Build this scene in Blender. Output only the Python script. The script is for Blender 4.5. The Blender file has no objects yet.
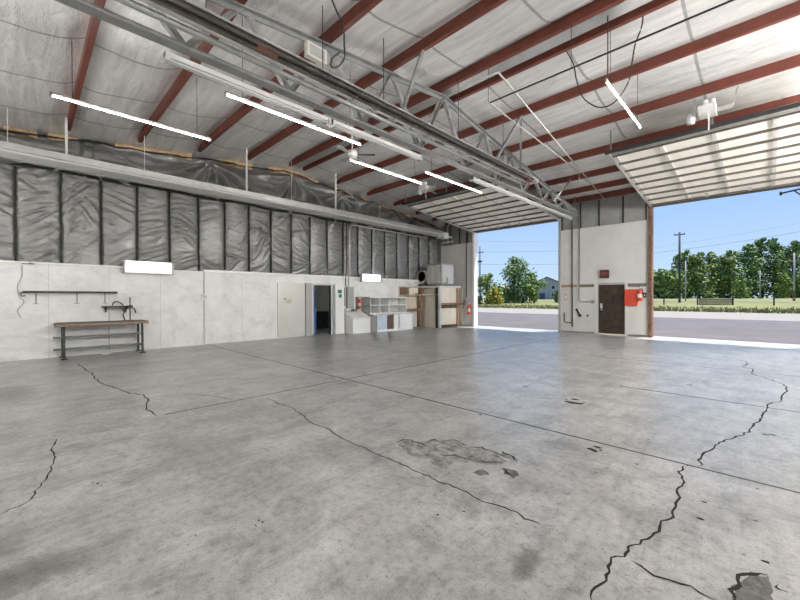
import bpy, bmesh, math, random
from math import sin, cos, pi, radians, sqrt, atan2
from mathutils import Vector, Matrix, noise
random.seed(7)
SC = bpy.context.scene
COL = SC.collection

# ------------------------------------------------------------------ survey of the hall (metres)
XL, YF = -12.96, 16.4            # left wall plane, door wall plane
EYE = 1.5
F0, YAW, PIT = 370.3, radians(44.67), radians(-0.334)
RDG, ZR, SLOPE = 7.1, 6.42, 0.103   # ridge line, underside of purlins at the ridge, roof slope
def zroof(y): return ZR - SLOPE*abs(y-RDG)
def ray(px, py):
    x = (px-400)/F0; y = (300-py)/F0
    c, s = cos(PIT), sin(PIT); fw = c-s*y; up = s+c*y
    return Vector((-sin(YAW)*fw+cos(YAW)*x, cos(YAW)*fw+sin(YAW)*x, up))
def on(ax, v, px, py):           # the measured spot px,py on the plane ax = v
    r = ray(px, py); i = 'XYZ'.index(ax); o = Vector((0, 0, EYE)); t = (v-o[i])/r[i]
    return o+r*t
def far(px, d, z=0.0):           # a spot on the ground at forward distance d
    r = ray(px, 300); return Vector((r.x*d, r.y*d, z))

# ------------------------------------------------------------------ materials
MATS = {}
def mat(name, col, rough=.6, metal=0.0, var=0.0, scale=6.0, bump=0.0, bscale=40.0, emit=None, estr=0, spec=.5, stretch=(1,1,1), col2=None):
    if name in MATS: return MATS[name]
    m = bpy.data.materials.new(name); m.use_nodes = True
    nt = m.node_tree; N = nt.nodes; L = nt.links; b = N['Principled BSDF']
    b.inputs['Base Color'].default_value = (*col, 1); b.inputs['Roughness'].default_value = rough
    b.inputs['Metallic'].default_value = metal; b.inputs['Specular IOR Level'].default_value = spec
    tc = N.new('ShaderNodeTexCoord'); mp = N.new('ShaderNodeMapping'); mp.inputs['Scale'].default_value = stretch
    L.new(tc.outputs['Object'], mp.inputs['Vector'])
    if var > 0 or col2:
        n = N.new('ShaderNodeTexNoise'); n.inputs['Scale'].default_value = scale; n.inputs['Detail'].default_value = 6; n.inputs['Roughness'].default_value = .65
        L.new(mp.outputs[0], n.inputs['Vector'])
        r = N.new('ShaderNodeValToRGB'); r.color_ramp.elements[0].position = .3; r.color_ramp.elements[1].position = .7
        c2 = col2 or tuple(min(1, c*(1+var)) for c in col)
        r.color_ramp.elements[0].color = (*[c*(1-var) for c in col], 1); r.color_ramp.elements[1].color = (*c2, 1)
        L.new(n.outputs['Fac'], r.inputs[0]); L.new(r.outputs[0], b.inputs['Base Color'])
    if bump > 0:
        n2 = N.new('ShaderNodeTexNoise'); n2.inputs['Scale'].default_value = bscale; n2.inputs['Detail'].default_value = 5
        L.new(mp.outputs[0], n2.inputs['Vector'])
        bp = N.new('ShaderNodeBump'); bp.inputs['Strength'].default_value = bump; bp.inputs['Distance'].default_value = .02
        L.new(n2.outputs['Fac'], bp.inputs['Height']); L.new(bp.outputs[0], b.inputs['Normal'])
    if emit:
        b.inputs['Emission Color'].default_value = (*emit, 1); b.inputs['Emission Strength'].default_value = estr
    MATS[name] = m
    return m

def nodes_of(name):
    m = bpy.data.materials.new(name); m.use_nodes = True; MATS[name] = m
    return m, m.node_tree.nodes, m.node_tree.links, m.node_tree.nodes['Principled BSDF']
def ramp(N, stops):
    r = N.new('ShaderNodeValToRGB'); e = r.color_ramp.elements
    while len(e) < len(stops): e.new(.5)
    for el, (p, c) in zip(e, stops):
        el.position = p; el.color = (c, c, c, 1) if not isinstance(c, tuple) else (*c, 1)
    return r
def nz(N, L, vec, scale, detail=6, rough=.6, dist=0.0):
    n = N.new('ShaderNodeTexNoise'); n.inputs['Scale'].default_value = scale; n.inputs['Detail'].default_value = detail
    n.inputs['Roughness'].default_value = rough; n.inputs['Distortion'].default_value = dist; L.new(vec, n.inputs['Vector']); return n
def mth(N, L, op, a, b=None, clamp=False):
    n = N.new('ShaderNodeMath'); n.operation = op; n.use_clamp = clamp
    for i, v in enumerate((a, b)):
        if v is None: continue
        if isinstance(v, (int, float)): n.inputs[i].default_value = v
        else: L.new(v, n.inputs[i])
    return n.outputs[0]
def mixc(N, L, fac, a, b, mode='MIX'):
    n = N.new('ShaderNodeMix'); n.data_type = 'RGBA'; n.blend_type = mode
    for k, v in ((0, fac), (6, a), (7, b)):
        if isinstance(v, (int, float)): n.inputs[k].default_value = v
        elif isinstance(v, tuple): n.inputs[k].default_value = (*v, 1)
        else: L.new(v, n.inputs[k])
    return n.outputs[2]

# concrete floor ----------------------------------------------------
m, N, L, b = nodes_of('worn_concrete')
tc = N.new('ShaderNodeTexCoord'); P = tc.outputs['Object']
big = nz(N, L, P, .55, 5, .6, .6); mid = nz(N, L, P, 2.4, 8, .7, .4); fine = nz(N, L, P, 16, 8, .75); grit = nz(N, L, P, 70, 3, .6)
mp = N.new('ShaderNodeMapping'); mp.inputs['Scale'].default_value = (1.0, .16, 1); mp.inputs['Rotation'].default_value = (0, 0, radians(38)); L.new(P, mp.inputs[0])
scr = nz(N, L, mp.outputs[0], 5.5, 7, .75, .8)
base = ramp(N, [(.34, .255), (.5, .405), (.66, .50)]); L.new(mid.outputs[0], base.inputs[0])
c = mixc(N, L, .75, base.outputs[0], ramp(N, [(.32, .62), (.62, 1.0)]).outputs[0], 'MULTIPLY')
L.new(big.outputs[0], N['Color Ramp.001'].inputs[0])
r2 = ramp(N, [(.33, .50), (.5, .98), (.68, 1.2)]); L.new(scr.outputs[0], r2.inputs[0]); c = mixc(N, L, .5, c, r2.outputs[0], 'MULTIPLY')
r3 = ramp(N, [(.30, .45), (.47, .97), (.72, 1.2)]); L.new(fine.outputs[0], r3.inputs[0]); c = mixc(N, L, .95, c, r3.outputs[0], 'MULTIPLY')
r4 = ramp(N, [(.33, .35), (.43, 1.0)]); L.new(grit.outputs[0], r4.inputs[0]); c = mixc(N, L, .7, c, r4.outputs[0], 'MULTIPLY')
c = mixc(N, L, 1.0, c, (1.0, .995, .985), 'MULTIPLY')
# oil stains at their own places
sep = N.new('ShaderNodeSeparateXYZ'); L.new(P, sep.inputs[0])
for (px, py, rx, ry, k) in [(12, 393, 1.0, .35, .85), (20, 575, .22, .3, .8), (200, 447, .8, .5, .3), (250, 485, .5, .35, .25), (345, 455, .5, .3, .22), (130, 400, .7, .3, .2), (528, 560, .08, .14, .8), (521, 572, .07, .1, .7), (200, 590, .3, .3, .2), (560, 372, 1.0, .5, .12), (370, 540, .35, .2, .25), (130, 545, .4, .3, .22)]:
    q = on('Z', 0, px, py)
    dx = mth(N, L, 'DIVIDE', mth(N, L, 'SUBTRACT', sep.outputs[0], q.x), rx); dy = mth(N, L, 'DIVIDE', mth(N, L, 'SUBTRACT', sep.outputs[1], q.y), ry)
    d2 = mth(N, L, 'ADD', mth(N, L, 'MULTIPLY', dx, dx), mth(N, L, 'MULTIPLY', dy, dy))
    f = mth(N, L, 'SUBTRACT', 1.35, mth(N, L, 'ADD', d2, mth(N, L, 'MULTIPLY', fine.outputs[0], .9)), True)
    c = mixc(N, L, mth(N, L, 'MULTIPLY', f, k), c, (.07, .068, .063))
L.new(c, b.inputs['Base Color'])
rr = ramp(N, [(.2, .27), (.8, .36)]); L.new(mid.outputs[0], rr.inputs[0]); L.new(rr.outputs[0], b.inputs['Roughness'])
b.inputs['Specular IOR Level'].default_value = .5; b.inputs['IOR'].default_value = 1.75; b.inputs['Specular Tint'].default_value = (1, .90, .74, 1)
bp = N.new('ShaderNodeBump'); bp.inputs['Strength'].default_value = .30; bp.inputs['Distance'].default_value = .012
L.new(mth(N, L, 'ADD', scr.outputs[0], mth(N, L, 'MULTIPLY', fine.outputs[0], .6)), bp.inputs['Height']); L.new(bp.outputs[0], b.inputs['Normal'])

# white painted plywood lining of the left wall ----------------------
m, N, L, b = nodes_of('painted_board')
tc = N.new('ShaderNodeTexCoord'); P = tc.outputs['Object']
a = nz(N, L, P, 1.1, 7, .65, .5); r = ramp(N, [(.28, (.64, .64, .61)), (.5, (.76, .76, .74)), (.72, (.84, .84, .825))]); L.new(a.outputs[0], r.inputs[0])
mp = N.new('ShaderNodeMapping'); mp.inputs['Scale'].default_value = (1, .8, 1.3); L.new(P, mp.inputs[0])
a2 = nz(N, L, mp.outputs[0], 2.2, 9, .72, .8); r2 = ramp(N, [(.32, .66), (.50, 1.0)]); L.new(a2.outputs[0], r2.inputs[0])
c = mixc(N, L, .5, r.outputs[0], r2.outputs[0], 'MULTIPLY')
sep = N.new('ShaderNodeSeparateXYZ'); L.new(P, sep.inputs[0])
fr = mth(N, L, 'FRACT', mth(N, L, 'DIVIDE', mth(N, L, 'ADD', sep.outputs[1], 12.2-.41), 1.22))
seam = mth(N, L, 'LESS_THAN', fr, .008)
c = mixc(N, L, mth(N, L, 'MULTIPLY', seam, .45), c, (.18, .18, .17))
L.new(c, b.inputs['Base Color']); b.inputs['Roughness'].default_value = .5
bp = N.new('ShaderNodeBump'); bp.inputs['Strength'].default_value = .15; bp.inputs['Distance'].default_value = .01; L.new(a2.outputs[0], bp.inputs['Height']); L.new(bp.outputs[0], b.inputs['Normal'])

# foil faced roof insulation ------------------------------------------
m, N, L, b = nodes_of('foil_insulation')
tc = N.new('ShaderNodeTexCoord'); P = tc.outputs['Object']
mp = N.new('ShaderNodeMapping'); mp.inputs['Scale'].default_value = (.35, 3.0, 1); L.new(P, mp.inputs[0])
a = nz(N, L, mp.outputs[0], 2.2, 7, .65, .7)
w = nz(N, L, P, 3.2, 6, .6, 1.2)
r = ramp(N, [(.3, (.66, .66, .655)), (.62, (.92, .915, .90))]); L.new(a.outputs[0], r.inputs[0])
sep = N.new('ShaderNodeSeparateXYZ'); L.new(P, sep.inputs[0])
fr = mth(N, L, 'FRACT', mth(N, L, 'DIVIDE', mth(N, L, 'ADD', sep.outputs[0], 1.03+1.83*20), 1.83))
seam = mth(N, L, 'LESS_THAN', fr, .028)
c = mixc(N, L, mth(N, L, 'MULTIPLY', seam, .6), r.outputs[0], (.20, .20, .19))
L.new(c, b.inputs['Base Color']); b.inputs['Metallic'].default_value = .42
rr = ramp(N, [(.35, .30), (.7, .48)]); L.new(w.outputs[0], rr.inputs[0]); L.new(rr.outputs[0], b.inputs['Roughness'])
bp = N.new('ShaderNodeBump'); bp.inputs['Strength'].default_value = .6; bp.inputs['Distance'].default_value = .08
L.new(mth(N, L, 'ADD', mth(N, L, 'MULTIPLY', a.outputs[0], .6), w.outputs[0]), bp.inputs['Height']); L.new(bp.outputs[0], b.inputs['Normal'])

# grey plastic sheeting ------------------------------------------------
m, N, L, b = nodes_of('vapour_sheet')
tc = N.new('ShaderNodeTexCoord'); P = tc.outputs['Object']
mp = N.new('ShaderNodeMapping'); mp.inputs['Scale'].default_value = (1, 1.0, 3.2); mp.inputs['Rotation'].default_value = (radians(28), 0, 0); L.new(P, mp.inputs[0])
a = nz(N, L, mp.outputs[0], 2.6, 7, .6, 1.0)
r = ramp(N, [(.3, (.125, .125, .122)), (.7, (.235, .235, .23))]); L.new(a.outputs[0], r.inputs[0]); L.new(r.outputs[0], b.inputs['Base Color'])
b.inputs['Roughness'].default_value = .30; b.inputs['Metallic'].default_value = .2; b.inputs['IOR'].default_value = 1.9
bp = N.new('ShaderNodeBump'); bp.inputs['Strength'].default_value = .5; bp.inputs['Distance'].default_value = .05; L.new(a.outputs[0], bp.inputs['Height']); L.new(bp.outputs[0], b.inputs['Normal'])

RED = mat('red_oxide_steel', (.155, .038, .024), .5, .0, .25, 3)
GREY = mat('grey_steel', (.27, .275, .27), .42, .3, .25, 5)
DKGREY = mat('dark_steel', (.042, .043, .042), .5, .4, .3, 9)
ALU = mat('aluminium', (.62, .62, .61), .33, .75, .12, 4)
WMETAL = mat('white_enamel', (.74, .74, .72), .4, 0, .06, 4)
BLACK = mat('black_batten', (.012, .012, .012), .7)
LAMP = mat('lit_tube', (.9, .9, .9), .5, emit=(1, .985, .96), estr=30)
FILLB = mat('fill_tube_bright', (.9, .9, .9), .5, emit=(1, .985, .96), estr=112)  # for the fill tubes added out of view
FILLD = mat('fill_tube_door_end', (.9, .9, .9), .5, emit=(1, .985, .96), estr=330)  # strongest added fill, lights the far floor and corner
LAMPW = mat('lit_wall_tube', (.9, .9, .9), .5, emit=(1, .985, .96), estr=.8)
LAMPW2 = mat('added_office_tube', (.9, .9, .9), .5, emit=(1, .985, .96), estr=60)  # for the unseen tube added to light the office
FILLC = mat('fill_tube_soft', (.9, .9, .9), .5, emit=(1, .985, .96), estr=70)  # weaker added fill along the near wall
TUBEOFF = mat('unlit_tube', (.66, .66, .65), .25)
WPANEL = mat('cream_wall_panel', (.60, .595, .575), .55, 0, .08, 1.5)
RIB = mat('ribbed_grey_panel', (.30, .305, .295), .5, .25, .18, 2)
RUST = mat('rusted_steel', (.13, .055, .028), .8, .1, .5, 14, .3, 60, col2=(.26, .15, .10))
RUSTDOOR = mat('rusted_door_steel', (.028, .019, .014), .7, .2, .5, 5, .2, 50, col2=(.075, .048, .036))
WOOD = mat('bench_wood', (.17, .135, .10), .65, 0, .35, 4, .2, 40, stretch=(8, 1, 8))
PLY = mat('pale_plywood', (.70, .63, .52), .65, 0, .14, 2.5, .1, 30, stretch=(1, 1, .3))
STUD = mat('timber_stud', (.28, .165, .095), .7, 0, .3, 5, stretch=(4, 4, .5))
FOAM = mat('tan_foam', (.55, .38, .22), .9, 0, .3, 8, .8, 25)
CRACK = mat('crack_dirt', (.014, .013, .012), .95)
JOINT = mat('joint_filler', (.075, .073, .07), .9, 0, .5, 5)
SPALL = mat('spalled_concrete', (.13, .127, .12), .95, 0, .45, 18, 1.0, 45)
SPALLL = mat('shallow_spalled_concrete', (.17, .168, .162), .95, 0, .6, 11, 1.0, 40, col2=(.36, .355, .345))
DOORSKIN = mat('cream_door_skin', (.90, .87, .79), .5, 0, .05, 3)
RAILB = mat('door_rail_steel', (.13, .115, .095), .5, .3, .2, 5)
STILE = mat('door_stile_steel', (.60, .585, .55), .5, .2, .12, 5)
BLUE = mat('blue_door_paint', (.10, .22, .55), .45, 0, .12, 4)
REDP = mat('red_paint', (.60, .055, .025), .4, 0, .12, 5)
WHITE = mat('white_paint', (.82, .82, .81), .45, 0, .04, 4)
GREYP = mat('grey_paint', (.36, .37, .37), .5, 0, .08, 4)
LBLUE = mat('pale_blue_board', (.52, .62, .72), .5, 0, .06, 4)
DARK = mat('dark_interior', (.03, .03, .03), .8)
RUBBER = mat('black_rubber', (.02, .02, .02), .6)
GREEN = mat('green_print', (.02, .16, .09), .6)
BRONZE = mat('louvre_grey', (.36, .36, .34), .45, .5, .15, 4)

# ------------------------------------------------------------------ mesh helpers
class MB:
    def __init__(s): s.bm = bmesh.new()
    def box(s, x0, x1, y0, y1, z0, z1):
        v = [s.bm.verts.new(p) for p in ((x0,y0,z0),(x1,y0,z0),(x1,y1,z0),(x0,y1,z0),(x0,y0,z1),(x1,y0,z1),(x1,y1,z1),(x0,y1,z1))]
        for f in ((0,3,2,1),(4,5,6,7),(0,1,5,4),(1,2,6,5),(2,3,7,6),(3,0,4,7)): s.bm.faces.new([v[i] for i in f])
        return s
    def hexa(s, pts):
        v = [s.bm.verts.new(p) for p in pts]
        for f in ((0,3,2,1),(4,5,6,7),(0,1,5,4),(1,2,6,5),(2,3,7,6),(3,0,4,7)): s.bm.faces.new([v[i] for i in f])
        return s
    def bar(s, a, b, w, h=None, up=(0,0,1)):       # square bar from a to b
        a, b = Vector(a), Vector(b); h = h or w; d = (b-a).normalized(); u = Vector(up)
        if abs(d.dot(u)) > .98: u = Vector((1,0,0))
        x = d.cross(u).normalized(); y = x.cross(d).normalized()
        ring = lambda p: [p+x*(i*w/2)+y*(j*h/2) for i, j in ((-1,-1),(1,-1),(1,1),(-1,1))]
        return s.hexa(ring(a)+ring(b))
    def angle(s, a, b, w, t=.008, up=(0,0,1), flip=1):   # L section
        a, b = Vector(a), Vector(b); d = (b-a).normalized(); u = Vector(up)
        if abs(d.dot(u)) > .98: u = Vector((1,0,0))
        x = d.cross(u).normalized()*flip; y = d.cross(x).normalized()*-flip
        s.loft([[p+x*i+y*j for i, j in ((0,0),(w,0),(w,t),(t,t),(t,w),(0,w))] for p in (a, b)]); return s
    def loft(s, rings, cap=True, closed=True):
        R = [[s.bm.verts.new(p) for p in r] for r in rings]; n = len(R[0])
        for r0, r1 in zip(R, R[1:]):
            for i in range(n if closed else n-1):
                j = (i+1) % n; s.bm.faces.new((r0[i], r0[j], r1[j], r1[i]))
        if cap and closed: s.bm.faces.new(R[0][::-1]); s.bm.faces.new(R[-1])
        return s
    def tube(s, path, r, n=8, cap=True):
        P = [Vector(p) for p in path]; rings = []
        for i, p in enumerate(P):
            d = (P[min(i+1, len(P)-1)]-P[max(i-1, 0)]).normalized(); u = Vector((0,0,1)) if abs(d.z) < .95 else Vector((1,0,0))
            x = d.cross(u).normalized(); y = x.cross(d).normalized(); rad = r[i] if isinstance(r, (list, tuple)) else r
            rings.append([p+(x*cos(2*pi*k/n)+y*sin(2*pi*k/n))*rad for k in range(n)])
        return s.loft(rings, cap)
    def prism(s, poly, axis, a, b):                 # polygon (two coords) swept along an axis
        i = 'XYZ'.index(axis)
        def put(t, p): q = list(p); q.insert(i, t); return Vector(q)
        return s.loft([[put(a, p) for p in poly], [put(b, p) for p in poly]])
    def lathe(s, c, prof, n=20, axis='Z'):
        c = Vector(c); rings = []
        for r, h in prof:
            ring = []
            for k in range(n):
                a = 2*pi*k/n; u, v = r*cos(a), r*sin(a)
                ring.append(c+{'Z': Vector((u, v, h)), 'Y': Vector((u, h, v)), 'X': Vector((h, u, v))}[axis])
            rings.append(ring)
        return s.loft(rings)
    def flat(s, pts):
        s.bm.faces.new([s.bm.verts.new(p) for p in pts]); return s
    def grid(s, fn, us, vs):
        V = [[s.bm.verts.new(fn(u, v)) for v in vs] for u in us]
        for i in range(len(us)-1):
            for j in range(len(vs)-1): s.bm.faces.new((V[i][j], V[i+1][j], V[i+1][j+1], V[i][j+1]))
        return s

def base_of(o):
    v = Vector((0, 0, 0))
    while o: v = v+o.location; o = o.parent
    return v
def put(mb, name, m, parent=None, at=None, smooth=False, bevel=0, label=None):
    at = Vector(at) if at is not None else (base_of(parent) if parent else Vector((0, 0, 0)))
    bm = mb.bm; bmesh.ops.recalc_face_normals(bm, faces=bm.faces)
    if at.length: bmesh.ops.translate(bm, verts=bm.verts, vec=-at)
    me = bpy.data.meshes.new(name); bm.to_mesh(me); bm.free()
    if smooth:
        for p in me.polygons: p.use_smooth = True
    me.materials.append(MATS[m] if isinstance(m, str) else m)
    o = bpy.data.objects.new(name, me); COL.objects.link(o)
    if parent: o.parent = parent
    else: o.location = at
    if bevel:
        md = o.modifiers.new('bevel', 'BEVEL'); md.width = bevel; md.segments = 2; md.limit_method = 'ANGLE'
    if label: o['label'] = label
    return o
def tag(o, label, cat, group=None, kind=None):
    o['label'] = label; o['category'] = cat
    if group: o['group'] = group
    if kind: o['kind'] = kind
    return o
def thing(name, label, cat, at, group=None):
    o = bpy.data.objects.new(name, None); COL.objects.link(o); o.location = Vector(at); o.empty_display_size = .2
    return tag(o, label, cat, group)
def struct(mb, name, m, parent=None, at=None, label=None, **k):
    o = put(mb, name, m, parent, at, **k)
    if not parent:
        o['kind'] = 'structure'
        if label: o['label'] = label
    return o
def copy_tree(o, loc, label):
    c = o.copy(); COL.objects.link(c); c.location = loc; c['label'] = label
    for ch in o.children:
        d = ch.copy(); COL.objects.link(d); d.parent = c
        for g in ch.children:
            e = g.copy(); COL.objects.link(e); e.parent = d
    return c

# ================================================================== THE SETTING
XR, YN = 9.0, -3.2
floor = struct(MB().box(-16, XR, YN, 17.0, -.15, 0), 'floor', 'worn_concrete', label='worn grey concrete floor slab with cracks and patches')

def ribbon(pts, w, z=.002, jit=.35, sub=5):
    P = [on('Z', 0, *p) for p in pts]; Q = []
    for a, c in zip(P, P[1:]):
        n = max(2, min(sub, int((c-a).length/.05)+1))
        for k in range(n): Q.append(a.lerp(c, k/n))
    Q.append(P[-1]); L_, R_ = [], []
    for i, q in enumerate(Q):
        d = (Q[min(i+1, len(Q)-1)]-Q[max(i-1, 0)]); d.normalize(); nrm = Vector((-d.y, d.x, 0))
        q = q+nrm*random.uniform(-1, 1)*w*.6
        taper = min(1, .25+min(i, len(Q)-1-i)*.4); ww = .55*w*taper*random.uniform(1-jit, 1+jit)
        q.z = z; L_.append(q+nrm*ww/2); R_.append(q-nrm*ww/2)
    mb = MB(); l = [mb.bm.verts.new(p) for p in L_]; r = [mb.bm.verts.new(p) for p in R_]
    for i in range(len(l)-1): mb.bm.faces.new((l[i], l[i+1], r[i+1], r[i]))
    return mb
CR = {
 'long black zigzag crack at the front right': ([(590,603),(591.7,586.7),(603,580),(608,568),(613,560),(621.7,556.7),(628,548),(641.7,541.7),(655,535),(663,523),(673,515),(676.7,505),(678,488),(681.7,483),(679,473),(686.7,465)], .026),
 'black zigzag crack beyond the cross joint at the right': ([(699,467),(700,460),(710,450),(717,443),(737,438),(747,433),(757,423),(764,416),(766,407),(780,402),(787,390),(784,386),(768,380),(752,375),(752,370),(742,368),(748,364),(740,361)], .032),
 'short black crack branching at the bottom right': ([(630,562.3),(640,566.7),(653,576.7),(670,582.7),(690,588),(716,601)], .022),
 'thin broken crack running past the spalled patch': ([(266.7,397.5),(280,404),(292,407.6),(304,416),(310.6,422.8),(327.5,428),(341,438),(361,446.4),(378,455),(395,461.6),(408.5,467.7),(425,475),(439,482),(462.5,490),(482.7,501.4),(509.7,510.5),(530,521.7),(541,525)], .022),
 'short dark crack at the left edge of the floor': ([(55.7,438),(52,448),(54,456.5),(50.6,468),(44,480),(35.4,490),(30.4,498.7),(17,505.5),(-3,514)], .02),
 'crack wandering out from under the workbench': ([(77.6,362),(84.4,369),(93,372),(93,377),(101,382),(111,386),(128,392.4),(142,394),(147,397.5),(147,409),(157,415)], .034),
 'short hairline crack left of the cross joints': ([(180,393),(196,394),(216,396),(234,400)], .022),
}
for lab, (pts, w) in CR.items(): put(ribbon(pts, w), 'crack', CRACK, floor, label=lab)
def jointX(y, x0, x1, w):
    mb = MB(); mb.box(x0, x1, y-w/2, y+w/2, -.01, .0016); return mb
put(jointX(4.15, -12.9, 3.0, .022), 'floor_joint', JOINT, floor); put(jointX(7.05, -1.75, 4.5, .024), 'floor_joint', JOINT, floor)
put(jointX(10.2, -3.0, 5, .012), 'floor_joint', JOINT, floor)
mb = MB(); mb.box(-5.53, -5.51, 1.25, 16, -.01, .0016); put(mb, 'floor_joint', JOINT, floor)
def patch(pts, z=.0014, jag=.02):
    P = [on('Z', 0, *p) for p in pts]; Q = []
    for a, c in zip(P, P[1:]+P[:1]):
        n = max(2, int((c-a).length/.04))
        for k in range(n):
            q = a.lerp(c, k/n); Q.append(Vector((q.x+random.uniform(-jag, jag), q.y+random.uniform(-jag, jag), z)))
    mb = MB(); f = mb.bm.faces.new([mb.bm.verts.new(q) for q in Q]); bmesh.ops.triangulate(mb.bm, faces=[f]); return mb
z4 = lambda l: [(380+a/4.444, 420+b_/4.444) for a, b_ in l]
SP = [(z4([(70,95),(120,90),(180,105),(230,85),(270,95),(330,95),(390,120),(450,125),(510,150),(560,185),(540,200),(470,200),(400,190),(330,190),(290,215),(240,205),(215,180),(150,165),(100,130)]), SPALLL, 'broad shallow spalled patch in mid floor'),
      (z4([(535,140),(570,160),(612,180),(608,192),(575,180),(540,155)]), SPALLL, None),
      (z4([(415,235),(450,222),(490,245),(440,248)]), SPALL, None),
      (z4([(535,215),(580,220),(605,228),(620,250),(590,262),(550,240)]), SPALL, None),
      ([(729.5,604),(732.5,593),(732.5,587),(740,579.5),(750.5,574),(767,578),(773,587),(771.5,591.5),(774,604),(770,620),(735,620)], SPALL, 'dark broken pothole at the bottom right')]
for pts, mm, lab in SP: put(patch(pts, jag=.012), 'spalled_patch', mm, floor, label=lab)
for pts in [z4([(65,97),(120,88),(180,103),(215,120)]), z4([(200,100),(240,85),(265,98)]), z4([(265,95),(330,93),(388,118)]), z4([(388,120),(450,123),(520,152),(560,170)]), z4([(265,155),(330,160),(400,175),(440,190),(500,190),(545,200)]), z4([(540,140),(575,162),(615,182)]), z4([(540,215),(560,235),(600,255)]),
            [(729,600),(732,588),(741,578.5),(751,573.5),(768,578)], [(773,586),(779,591),(786,595)], [(760,434.5),(766,434.5),(775,437)], [(535,399),(545,398),(552,400)]]:
    put(ribbon(pts, .034, .0028), 'spall_edge', CRACK, floor)
# pits and chips: nobody would count them
mb = MB()
pits = [(590,450,.07),(597,448,.06),(594,452,.05),(600,451,.03),(571,403,.12),(578,404,.09),(574,400,.08),(583,403,.04),(765,436,.05),(771,436,.05),(566,400,.04),(703,503,.03),(765,563,.03),(595,473,.02),(636,465,.02),(632,444,.02),(630,372,.05),(525,387,.06),(437,515,.018),(463,512,.015),(440,492,.013),(195,535,.012),(190,536,.008),(97,483,.02),(92,482,.014),(101,485,.014),(258,520,.015),(262,522,.015),(255,525,.015),(648,440,.02),(610,440,.015),(757,490,.02),(700,520,.03),(690,386,.06),(540,378,.05),(603,345,.05),(566,336,.06),(743,556,.012),(755,522,.02),(480,415,.04),(472,411,.03)]
for k in range(170):
    px, py = random.uniform(150, 800), 345+255*random.random()**1.3
    pits.append((px, py, random.uniform(.003, .010)))
for px, py, r in pits:
    r *= .62
    q = on('Z', 0, px, py); n = 7; ph = random.random()*6
    mb.flat([(q.x+r*1.3*random.uniform(.55, 1.2)*cos(ph+2*pi*i/n), q.y+r*.8*random.uniform(.5, 1.2)*sin(ph+2*pi*i/n), .0022) for i in range(n)])
o = put(mb, 'floor_pitting', CRACK, floor); o['kind'] = 'stuff'; o['label'] = 'small dark pits and chips in the concrete'

# left wall: painted lower lining with the doorway, plain backing above
D0, D1, DH = 8.14, 8.99, 2.03
mb = MB()
mb.box(XL-.14, XL, YN, D0, 0, 2.38); mb.box(XL-.14, XL, D1, YF, 0, 2.38); mb.box(XL-.14, XL, D0, D1, DH, 2.38)
struct(mb, 'wall_left', 'painted_board', label='white painted board lining of the left wall')
mb = MB(); mb.box(XL-.16, XL+.05, YN, 1.95, 2.38, 2.42); mb.box(XL-.16, XL+.07, 4.05, YF-.02, 2.35, 2.43)
struct(mb, 'trim_1', WHITE, label='white ledge along the top of the left wall lining')
mb = MB(); mb.box(XL-.55, XL-.42, YN, YF+.2, 2.3, 6.5)
struct(mb, 'wall_left_upper', GREYP)
# office behind the doorway
mb = MB(); mb.box(-16.3, -16.2, 6.5, 12.5, 0, 2.6); mb.box(-16.2, XL-.2, 6.5, 6.6, 0, 2.6); mb.box(-16.2, XL-.2, 12.4, 12.5, 0, 2.6)
struct(mb, 'wall_office', mat('office_wall', (.42, .42, .40), .7))
struct(MB().box(-16.3, XL-.2, 6.5, 12.5, 2.5, 2.6), 'ceiling_office', mat('office_ceiling', (.4, .4, .38), .7))
t = thing('office_cabinet', 'dark low cabinet in the dim room behind the blue door', 'cabinet', (-15.9, 10.4, 0))
put(MB().box(-16.15, -15.5, 9.2, 12.2, 0, .78), 'body', mat('dark_green_cabinet', (.02, .03, .028), .5), t)
put(MB().box(-16.17, -15.45, 9.15, 12.25, .78, .82), 'worktop', DARK, t)
# doorway trim
mb = MB(); mb.box(XL-.15, XL+.03, D0-.08, D0, 0, DH+.07); mb.box(XL-.15, XL+.03, D1, D1+.07, 0, DH+.07); mb.box(XL-.15, XL+.03, D0, D1, DH, DH+.07)
struct(mb, 'trim_2', WPANEL, label='pale frame round the doorway in the left wall')
d3 = bpy.data.objects.new('door_3', None); COL.objects.link(d3); d3.location = (XL-.03, D0+.03, 0); d3['kind'] = 'structure'; d3['label'] = 'blue hinged door standing ajar into the dim room'
e = Vector((-.66, .54, 0)).normalized(); nrm = Vector((-e.y, e.x, 0)); h0 = Vector((XL-.05, D0+.04, 0))
def leafbox(a0, a1, z0, z1, th, off=0):
    mb = MB(); p = lambda a, t_, z: h0+e*a+nrm*(off+t_)+Vector((0, 0, z))
    return mb.hexa([p(a0, -th, z0), p(a1, -th, z0), p(a1, th, z0), p(a0, th, z0), p(a0, -th, z1), p(a1, -th, z1), p(a1, th, z1), p(a0, th, z1)])
lf = put(leafbox(0, .8, .02, 1.98, .02), 'door_leaf', BLUE, d3)
put(leafbox(.15, .65, 1.1, 1.8, .024), 'window_pane', mat('dark_glass', (.03, .05, .10), .1), d3)
put(leafbox(.70, .75, .95, 1.08, .05), 'handle', ALU, d3)

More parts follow.
